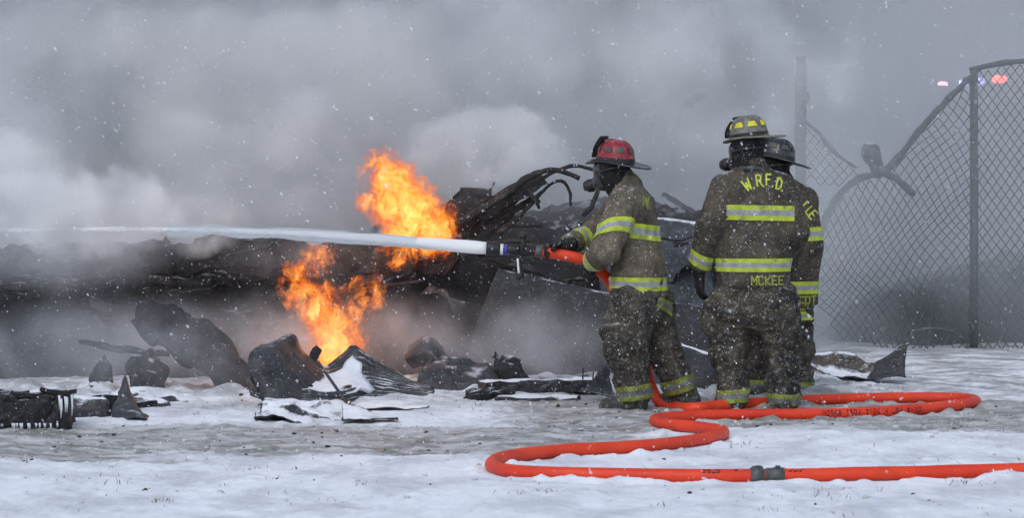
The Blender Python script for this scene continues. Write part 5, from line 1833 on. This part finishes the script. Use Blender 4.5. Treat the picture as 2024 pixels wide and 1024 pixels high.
bank()
cloud(-150, 300, 24.2, 2.2, 1.2, 1.0, 'grey smoke rolling up at the far left', col=GREY, dens=.9, nscale=1.1, warp=1.0, soft=.6)
WARM = (.955, .955, .965)
PALE = (.975, .98, .99)
for (px, py, Y, rx, ry, rz, col, dn, ns, lab) in [
    (120, 415, 22.9, 1.0, .55, .42, PALE, 4.0, 2.2, 'rolling white steam where the jet strikes'),
    (-30, 350, 23.2, .9, .6, .5, PALE, 3.2, 2.0, 'white steam piled up at the left edge'),
    (330, 440, 23.1, .8, .5, .30, WARM, 3.0, 2.4, 'small grey billow above the roof edge'),
    (960, 300, 24.3, .8, .6, .42, PALE, 3.4, 2.2, 'pale rolling smoke above the roof ribs'),
    (560, 330, 24.6, 1.6, .8, .7, WARM, 1.6, 1.5, 'warm grey smoke rolling left of the upper flame'),
    (300, 190, 25.2, 2.2, 1.0, .9, WARM, 1.3, 1.1, 'broad grey smoke billow high at the left'),
    (760, 130, 25.4, 1.8, 1.0, .8, WARM, 1.4, 1.2, 'grey billow above the upper flame'),
    (1380, 150, 25.8, 1.6, .9, .9, PALE, 1.5, 1.3, 'pale billow behind the helmets'),
    (1640, 420, 27.2, .9, .6, .7, GREY, 1.8, 1.8, 'blue smoke curling round the tall post'),
]:
    cloud(px, py, Y, rx, ry, rz, lab, col=col, dens=dn, nscale=ns, warp=1.5, soft=.28, steps=2.2, floor=.1, holes=(.40, .62), det=5)
cloud(1080, 50, 25.8, 2.4, 1.0, .8, 'paler smoke billowing high above the wreck', col=(.97, .98, 1), dens=1.0, nscale=1.2, warp=1.1, soft=.6)
cloud(300, 700, 22.45, 2.8, .45, .5, 'thin steam drifting low before the wreck at the left', col=GREY, dens=.9, nscale=1.8, warp=1.0, soft=.7)
cloud(980, 690, 21.9, 1.5, .5, .55, 'thin steam drifting low behind the nozzle', col=GREY, dens=1.1, nscale=2.0, warp=1.1, soft=.7)
cloud(430, 655, 22.5, 3.2, .34, .42, 'thin smoke veiling the front of the heap', col=GREY, dens=.6, nscale=1.5, warp=.9, soft=.8)
cloud(300, 690, 20.95, 1.9, .28, .5, 'thin low smoke before the large bent sheet', col=GREY, dens=1.15, nscale=1.8, warp=.9, soft=.8)
cloud(80, 500, 22.35, 1.5, .4, .42, 'smoke blurring the roof edge at the far left', col=GREY, dens=1.5, nscale=1.7, warp=1.0, soft=.8)
cloud(560, 500, 22.5, 1.3, .3, .32, 'thin smoke blurring the heap behind the jet', col=GREY, dens=.7, nscale=1.9, warp=1.1, soft=.8)
cloud(650, 650, 21.75, 1.15, .35, .45, 'steam glowing round the lower flame', col=GREY, dens=1.4, nscale=2.6, warp=1.0, soft=.8)
cloud(1790, 470, 27.4, 1.5, .8, 1.0, 'blue-grey smoke drifting through the torn fence', col=GREY, dens=.9, nscale=1.4, warp=1.1, soft=.6)
cloud(1300, 340, 24.6, 2.4, .6, .9, 'veil of smoke hanging over the heap behind the helmets', col=GREY, dens=.45, nscale=1.3, warp=1.0, soft=.7)
cloud(420, 430, 24.0, 2.4, .6, .55, 'grey smoke lying along the heap behind the jet', col=GREY, dens=.9, nscale=1.6, warp=1.1, soft=.6)
